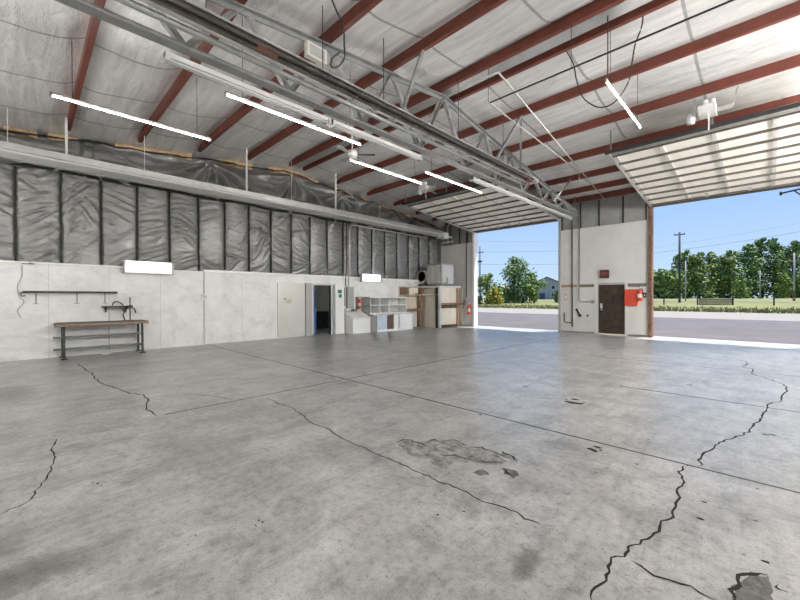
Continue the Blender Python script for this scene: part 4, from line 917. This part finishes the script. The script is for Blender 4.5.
# poles
POLE = mat('dark_pole', (.05, .042, .038), .85, 0, .3, 4); GPOLE = mat('grey_pole', (.30, .29, .28), .8, 0, .2, 4)
def pole(name, label, px, d, top, r, mm, arms=(), foot=False):
    q = far(px, d); q.z = rise(q.y)-.3; h = (298-top)*d/F0+EYE; t = thing(name, label, 'pole', q, 'utility poles')
    put(MB().tube([q, Vector((q.x, q.y, h))], [r, r*.75], 10), 'mast', mm, t, smooth=True)
    if foot: put(MB().tube([q, q+Vector((0, 0, 2.2))], r*1.25, 10), 'foot', RUST, t)
    for z, w_, th in arms:
        put(MB().box(q.x-w_, q.x+w_, q.y-th, q.y+th, h-z-th, h-z+th), 'crossarm', mm, t)
        for s in (-.9, .9): put(MB().lathe((q.x+s*w_, q.y, h-z+th), [(0, 0), (.07, 0), (.07, .2), (0, .25)], 8), 'insulator', GPOLE, t)
    return q, h
pole('utility_pole', 'tall dark utility pole at the left of the right opening', 679.5, 70, 233, .22, POLE, ((.5, .85, .09), (6.0, .5, .06)))
pole('utility_pole', 'short grey pole just right of the tall dark pole', 685.5, 78, 262, .13, GPOLE, ())
pole('utility_pole', 'grey pole with a brown foot near the right edge', 794, 70, 254, .16, GPOLE, ((1.5, .6, .05),), True)
pole('utility_pole', 'thin grey pole in front of the tallest trees', 760, 85, 272, .12, GPOLE, ((.8, .3, .04),))
pole('utility_pole', 'dark utility pole beside the left jamb of the left opening', 480, 74, 247, .14, POLE, ((1.2, .8, .06), (3.0, .4, .15)))
# near pole out of frame with crossarm reaching in
q = far(803, 34); q.z = 0; zt = (298-190)*34/F0+EYE
t = thing('utility_pole', 'utility pole whose crossarm and brace reach in at the right edge of the sky', 'pole', q, 'utility poles')
q = far(818, 34); q.z = 0
t.location = q
put(MB().tube([q, q+Vector((0, 0, zt+1.2))], [.16, .12], 10), 'mast', POLE, t)
ae = far(780.5, 35); az = (298-195)*35/F0+EYE; c1 = q+Vector((0, 0, zt+.35))
put(MB().bar((ae.x, ae.y, az), c1, .13, .14), 'crossarm', POLE, t)
mid_ = Vector((ae.x, ae.y, az)).lerp(c1, .35); put(MB().bar(mid_, q+Vector((0, 0, zt-1.6)), .08, .08), 'brace', POLE, t)
put(MB().lathe((ae.x, ae.y, az-.12), [(0, -.05), (.09, -.05), (.11, .1), (.06, .3), (0, .32)], 10), 'insulator', POLE, t)
def wire(label, p0, p1, sag, r=.03):
    P = []
    for k in range(25):
        s = k/24; v = p0.lerp(p1, s); v.z -= sag*4*s*(1-s); P.append(v)
    o = put(MB().tube(P, r, 5), 'power_line', mat('wire_grey', (.16, .17, .19), .7), at=p0); tag(o, label, 'wire', 'overhead power lines')
def wpt(px, py, d): r = ray(px, py); return Vector((0, 0, EYE))+r*d
wire('overhead wire climbing to the right across the sky of the right opening', wpt(640, 255, 72), wpt(810, 231, 60), .3)
wire('upper thin overhead wire in the right opening', wpt(640, 250, 74), wpt(810, 222, 70), .3, .02)
wire('pale wire in front of the tall trees', wpt(700, 258, 74), wpt(812, 265, 72), -.4, .03)
wire('highest overhead wire in the left opening', wpt(470, 241, 76), wpt(570, 241, 76), .2, .02)
wire('middle overhead wire in the left opening', wpt(470, 252, 76), wpt(570, 251, 76), .1, .035)
wire('lowest overhead wire in the left opening', wpt(470, 264, 76), wpt(570, 264, 76), .2, .035)

# wire fence beyond the road
FP = [(664, 60), (697.5, 57), (733, 55), (774, 52)]
t = thing('slatted_fence', 'dark slatted fence panel in the field of the right opening', 'fence', far(715, 56))
a, c = far(699, 56.5), far(732, 56.5); 
for k in range(46):
    p = a.lerp(c, k/45); put(MB().box(p.x-.03, p.x+.03, p.y-.015, p.y+.015, .1, 1.25+.05*random.random()), 'slat', POLE, t)
for z in (.35, 1.05): put(MB().bar(a+Vector((0, .04, z)), c+Vector((0, .04, z)), .05), 'rail', POLE, t)
labs = ['wooden fence post left of the tall dark pole', 'wooden fence post at the left end of the slatted fence', 'thick fence post at the right end of the slatted fence', 'dark fence post standing alone at the right of the field']
for (px, d), lab in zip(FP, labs):
    p = far(px, d); o = put(MB().tube([p+Vector((0, 0, -.1)), p+Vector((0, 0, 1.85))], .09, 8), 'fence_post', POLE, at=p); tag(o, lab, 'post', 'fence posts')
m2 = MB()
P4 = [far(640, 61)]+[far(*f) for f in FP]+[far(830, 50)]
for z in (.55, .9, 1.25):
    for a, c in zip(P4, P4[1:]): m2.tube([a+Vector((0, 0, z)), c+Vector((0, 0, z))], .012, 4)
o = put(m2, 'fence_wire', mat('fence_wire', (.22, .21, .19), .6, .4), at=P4[0]); tag(o, 'thin fence wires strung between the posts in the right opening', 'wire')

# ================================================================== LIGHT, SKY, CAMERA
w = bpy.data.worlds.new('sky'); SC.world = w; w.use_nodes = True; N = w.node_tree.nodes; L = w.node_tree.links; bg = N['Background']
tc = N.new('ShaderNodeTexCoord'); sp = N.new('ShaderNodeSeparateXYZ'); L.new(tc.outputs['Generated'], sp.inputs[0])
r = ramp(N, [(.0, (.50, .64, .80)), (.06, (.44, .60, .83)), (.22, (.30, .48, .82)), (.6, (.22, .38, .72))]); L.new(sp.outputs[2], r.inputs[0]); L.new(r.outputs[0], bg.inputs[0]); bg.inputs[1].default_value = 1.08
sun = bpy.data.lights.new('sun', 'SUN'); sun.energy = 9.0; sun.angle = radians(.55); sun.color = (1, .96, .89)
so = bpy.data.objects.new('sun', sun); COL.objects.link(so); so.location = (3, 20, 20)
so.rotation_euler = Vector((1.05, 1.50, 4.9)).to_track_quat('Z', 'Y').to_euler()
cam = bpy.data.cameras.new('camera'); cam.sensor_width = 36; cam.lens = F0/800*36; cam.clip_start = .05; cam.clip_end = 2000
co = bpy.data.objects.new('camera', cam); COL.objects.link(co); co.location = (0, 0, EYE)
co.rotation_euler = (Matrix.Rotation(YAW, 4, 'Z') @ Matrix.Rotation(pi/2+PIT, 4, 'X') @ Matrix.Rotation(radians(-.17), 4, 'Z')).to_euler()
SC.camera = co
SC.view_settings.view_transform = 'Standard'; SC.view_settings.look = 'None'; SC.view_settings.gamma = 1; SC.view_settings.exposure = 0.24
try: SC.view_settings.use_curve_mapping = False
except Exception: pass
